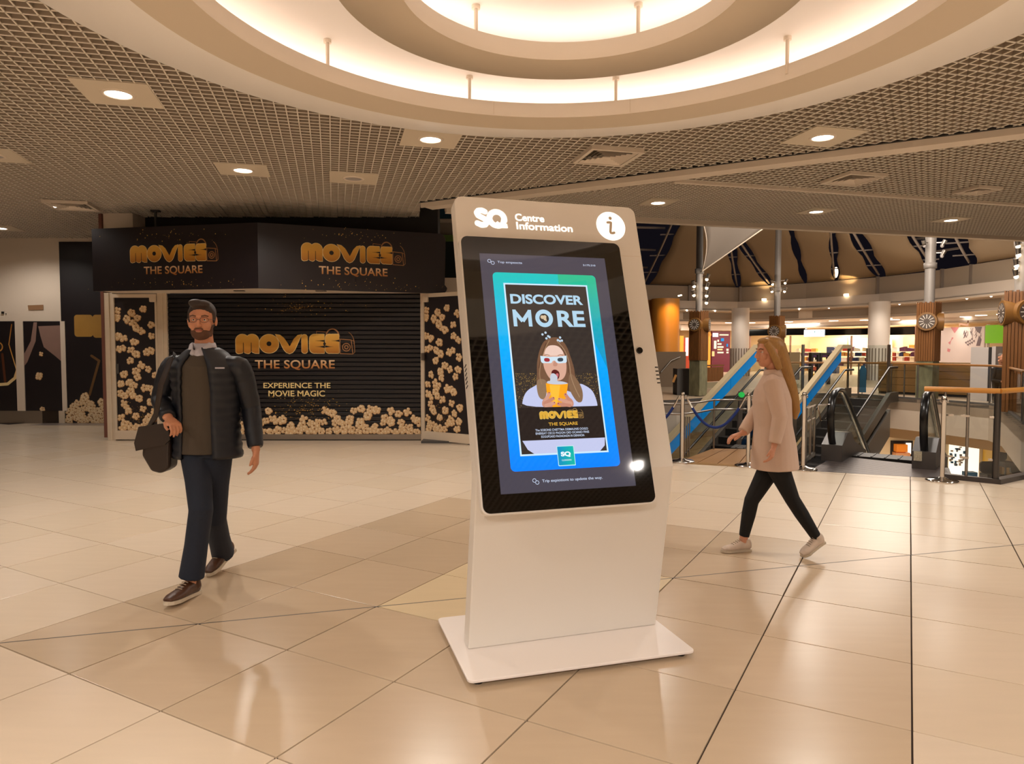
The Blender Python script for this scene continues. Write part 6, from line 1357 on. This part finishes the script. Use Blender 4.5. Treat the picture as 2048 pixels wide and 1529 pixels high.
shoe(man, Vector((anL.x+.04, 4.80, .105)), Vector((anL.x-.03, 4.555, .006)), s=1.05, up=(0, .3, 1))
bag = empty('shoulder_bag', mp(322, 895, -.05), label='dark brown satchel hanging from the walking man\'s right shoulder', cat='bag'); bc = mp(322, 893, -.02)
b = MB(); b.prism([(-.075, .12), (.075, .14), (.085, .05), (.08, -.13), (.02, -.165), (-.04, -.15), (-.095, -.05)], -.06, .06, fr=lambda u, v, n: bc+Vector((u, n, v))); o = b.build('body', mat('dark_brown_leather', '2A1C13', .5, noise=(5, .3, (1, 1, 1))), bag); md = o.modifiers.new('e', 'BEVEL'); md.width = .02; md.segments = 3
b = MB(); b.prism([(-.10, .13), (.08, .155), (.092, .05), (.06, .02), (-.12, -.02), (-.13, .03)], -.072, -.056, fr=lambda u, v, n: bc+Vector((u, n, v))); b.build('flap', MATS['dark_brown_leather'], bag)
b = MB(); b.tube([bc+Vector((-.07, 0, .12)), mp(312, 830, -.14), mp(322, 770, -.16), mp(342, 716, -.11), mp(350, 708, .02), mp(345, 745, .15), bc+Vector((.06, .05, .13))], [(.004, .018)]*7, 10, flat_=(0, -1, 0)); b.build('strap', MATS['dark_brown_leather'], bag)

# --- the woman walking to the left
wom = empty('person', (1.9, 5.1, 0), label='blonde woman in a pink jacket and black leggings walking left past the escalators', cat='person'); Y0 = 5.08
Hc = mp(1538, 705); fd = Vector((-1, -.12, -.05)); body_ = MB(); Q, M4 = head(body_, Hc, fd, .95, female=True)
neck = mp(1547, 742); chest = mp(1543, 800); pel = mp(1547, 905); pel_ = pel
sN, sF = mp(1545, 768, -.15), mp(1550, 768, .16); eN, eF = mp(1560, 835, -.20), mp(1510, 830, .16); wN, wF = mp(1548, 893, -.22), mp(1484, 868, .08)
hN, hF = mp(1548, 918, -.07), mp(1550, 918, .08); kF, kN = mp(1503, 1002, .06), mp(1585, 1000, -.06); aF, aN = at(1487, 1078, 5.16), at(1637, 1082, 5.02)
body_.tube([Hc+Vector((.01, .0, -.06)), neck+Vector((0, 0, .02)), neck+Vector((0, 0, -.05)), chest, mp(1545, 850), pel], [.044, .045, .05, (.095, .13), (.085, .11), (.095, .14)], 20, flat_=(1, 0, 0))
for a, e, w_ in ((sN, eN, wN), (sF, eF, wF)): body_.tube([chest+(a-chest)*.5+Vector((0, 0, .05)), a, (a+e)/2, e, (e+w_)/2, w_], [.042, .043, .036, .031, .027, .021], 12)
for h_, k_, a_ in ((hF, kF, aF), (hN, kN, aN)): body_.tube([pel+(h_-pel)*.6, h_, (h_+k_)/2, k_, k_+(a_-k_)*.35, a_, a_+(Vector((-.035, 0, -.004)) if a_ is aN else Vector((0, 0, -.045)))], [.08, .078, .062, .046, .045, .030, .030], 12)
hand(body_, wN, Vector((-.25, -.1, -1)), Vector((-.8, .5, 0)), Vector((-.8, -.4, 0)), .5, .88); hand(body_, wF, Vector((-.9, -.05, -.25)), Vector((-.2, 0, -1)), Vector((-.2, -.9, .3)), .5, .88)
fuse(body_, 'body', .0045, M_skin2, wom); eyes(wom, Q, M4, .95)
b = MB(); b.ball(Q(0, -.0925, -.059), (.018, .006, .006), 10, 8, M=M4); b.build('mouth', M_lip, wom)
b = MB(); b.ball(Q(0, .024, .040), (.078, .094, .082), 24, 14, M=M4); b.ball(Q(0, -.035, .088), (.058, .045, .024), 14, 8, M=M4)
for sx_ in (-1, 1): b.tube([Q(sx_*.055, -.045, .07), Q(sx_*.074, -.02, .02), Q(sx_*.080, .01, -.05), Q(sx_*.078, .04, -.13)], [.020, .026, .028, .022], 12)
b.tube([Q(0, .05, .04), Q(0, .085, -.05), Q(.01, .11, -.14), Q(.02, .14, -.25), Q(.02, .17, -.36), Q(.03, .185, -.46), Q(.03, .18, -.52)], [.075, (.065, .075), (.055, .072), (.048, .066), (.040, .056), (.028, .042), .012], 18, flat_=tuple(-fd)); fuse(b, 'hair', .0055, M_blond, wom, smooth=1)
b = MB(); b.tube([neck+Vector((0, 0, -.035)), chest+Vector((0, 0, .06)), chest, mp(1546, 850), mp(1548, 893), mp(1549, 936)], [(.07, .08), (.115, .165), (.130, .175), (.128, .165), (.150, .185), (.165, .195)], 26, flat_=(1, 0, 0)); jk = fuse(b, 'jacket', .007, M_pink, wom)
b = MB(); b.tube([neck+Vector((.0, 0, -.05)), neck+Vector((-.005, 0, .012))], [(.072, .078), (.062, .064)], 22, flat_=(1, 0, 0), cap=False); o = b.build('collar', M_pink, wom); md = o.modifiers.new('t', 'SOLIDIFY'); md.thickness = .01
for a, e, w_ in ((sN, eN, wN), (sF, eF, wF)): b = MB(); b.tube([chest+(a-chest)*.55+Vector((0, 0, .07)), a, a+(e-a)*.5, e, e+(w_-e)*.5, w_-(w_-e)*.1], [.055, .066, .058, .053, .048, .042], 16); fuse(b, 'sleeve', .007, M_pink, wom)
b = MB(); b.tube([mp(1546, 895), mp(1548, 922)], [(.10, .145), (.105, .15)], 20, flat_=(1, 0, 0))
for h_, k_, a_ in ((hF, kF, aF), (hN, kN, aN)): b.tube([pel+(h_-pel)*.5+Vector((0, 0, .05)), h_, (h_+k_)/2, k_, k_+(a_-k_)*.35, k_+(a_-k_)*.93], [.095, .090, .071, .053, .051, .037], 16)
fuse(b, 'leggings', .006, M_blackcl, wom)
shoe(wom, Vector((aF.x+.055, 5.17, .0)), Vector((aF.x-.175, 5.12, .004)), m=M_sneak, s=.88, sole=M_sole)
shoe(wom, Vector((aN.x+.048, 5.04, .100)), Vector((aN.x-.130, 5.00, .004)), m=M_sneak, s=.88, up=(.5, 0, .85))
# --- the man behind the counter at the far right
mn2 = empty('person', at(2006, 790, 18.8), label='grey-haired man in black leaning behind the counter at the far right', cat='person'); Y0 = 19.4; Hc = mp(2003, 716); b = MB(); Q, M4 = head(b, Hc, Vector((.1, -1, -.35)), 1.0); ch = mp(2003, 745, .12); pv = Vector((ch.x, 19.65, .85))
b.tube([Hc+Vector((0, .05, -.06)), ch+Vector((0, 0, .18)), ch, pv, pv-Vector((0, 0, .2))], [.055, .06, (.13, .19), (.12, .18), .12], 16, flat_=(0, 1, 0))
for sx_ in (-1, 1):
    a = ch+Vector((sx_*.2, 0, .08)); e = ch+Vector((sx_*.26, -.02, -.22)); w_ = ch+Vector((sx_*.18, -.30, -.25)); b.tube([ch+Vector((sx_*.1, 0, .12)), a, e, w_], [.05, .055, .045, .03], 12); hand(b, w_, Vector((-sx_*.3, -1, 0)), Vector((0, 0, -1)), Vector((-sx_, 0, 0)), .4)
    b.tube([pv+Vector((sx_*.09, 0, 0)), Vector((pv.x+sx_*.1, 19.6, .45)), Vector((pv.x+sx_*.1, 19.62, .06))], [.09, .06, .045], 10)
fuse(b, 'body', .009, M_skin, mn2); eyes(mn2, Q, M4)
b = MB(); b.ball(Q(0, .03, .05), (.078, .09, .07), 18, 12, M=M4); fuse(b, 'hair', .008, mat('grey_hair', '6E645C', .7), mn2)
b = MB(); b.tube([ch+Vector((0, .02, .16)), ch+Vector((0, 0, .06)), ch-Vector((0, 0, .1)), pv, pv-Vector((0, 0, .12))], [(.08, .09), (.15, .22), (.15, .21), (.14, .2), (.14, .2)], 18, flat_=(0, 1, 0))
for sx_ in (-1, 1): a = ch+Vector((sx_*.2, 0, .08)); e = ch+Vector((sx_*.26, -.02, -.22)); w_ = ch+Vector((sx_*.18, -.28, -.25)); b.tube([ch+Vector((sx_*.1, 0, .12)), a, e, w_], [.07, .075, .062, .045], 12)
fuse(b, 'jacket', .01, M_blackcl, mn2)
b = MB()
for sx_ in (-1, 1): b.tube([pv+Vector((sx_*.08, 0, 0)), Vector((pv.x+sx_*.1, 19.6, .45)), Vector((pv.x+sx_*.1, 19.62, .08))], [.11, .08, .065], 12)
fuse(b, 'trousers', .01, M_blackcl, mn2)
for sx_ in (-1, 1): shoe(mn2, Vector((pv.x+sx_*.1, 19.68, 0)), Vector((pv.x+sx_*.1, 19.42, .005)), m=M_blackcl, sole=M_rubber)
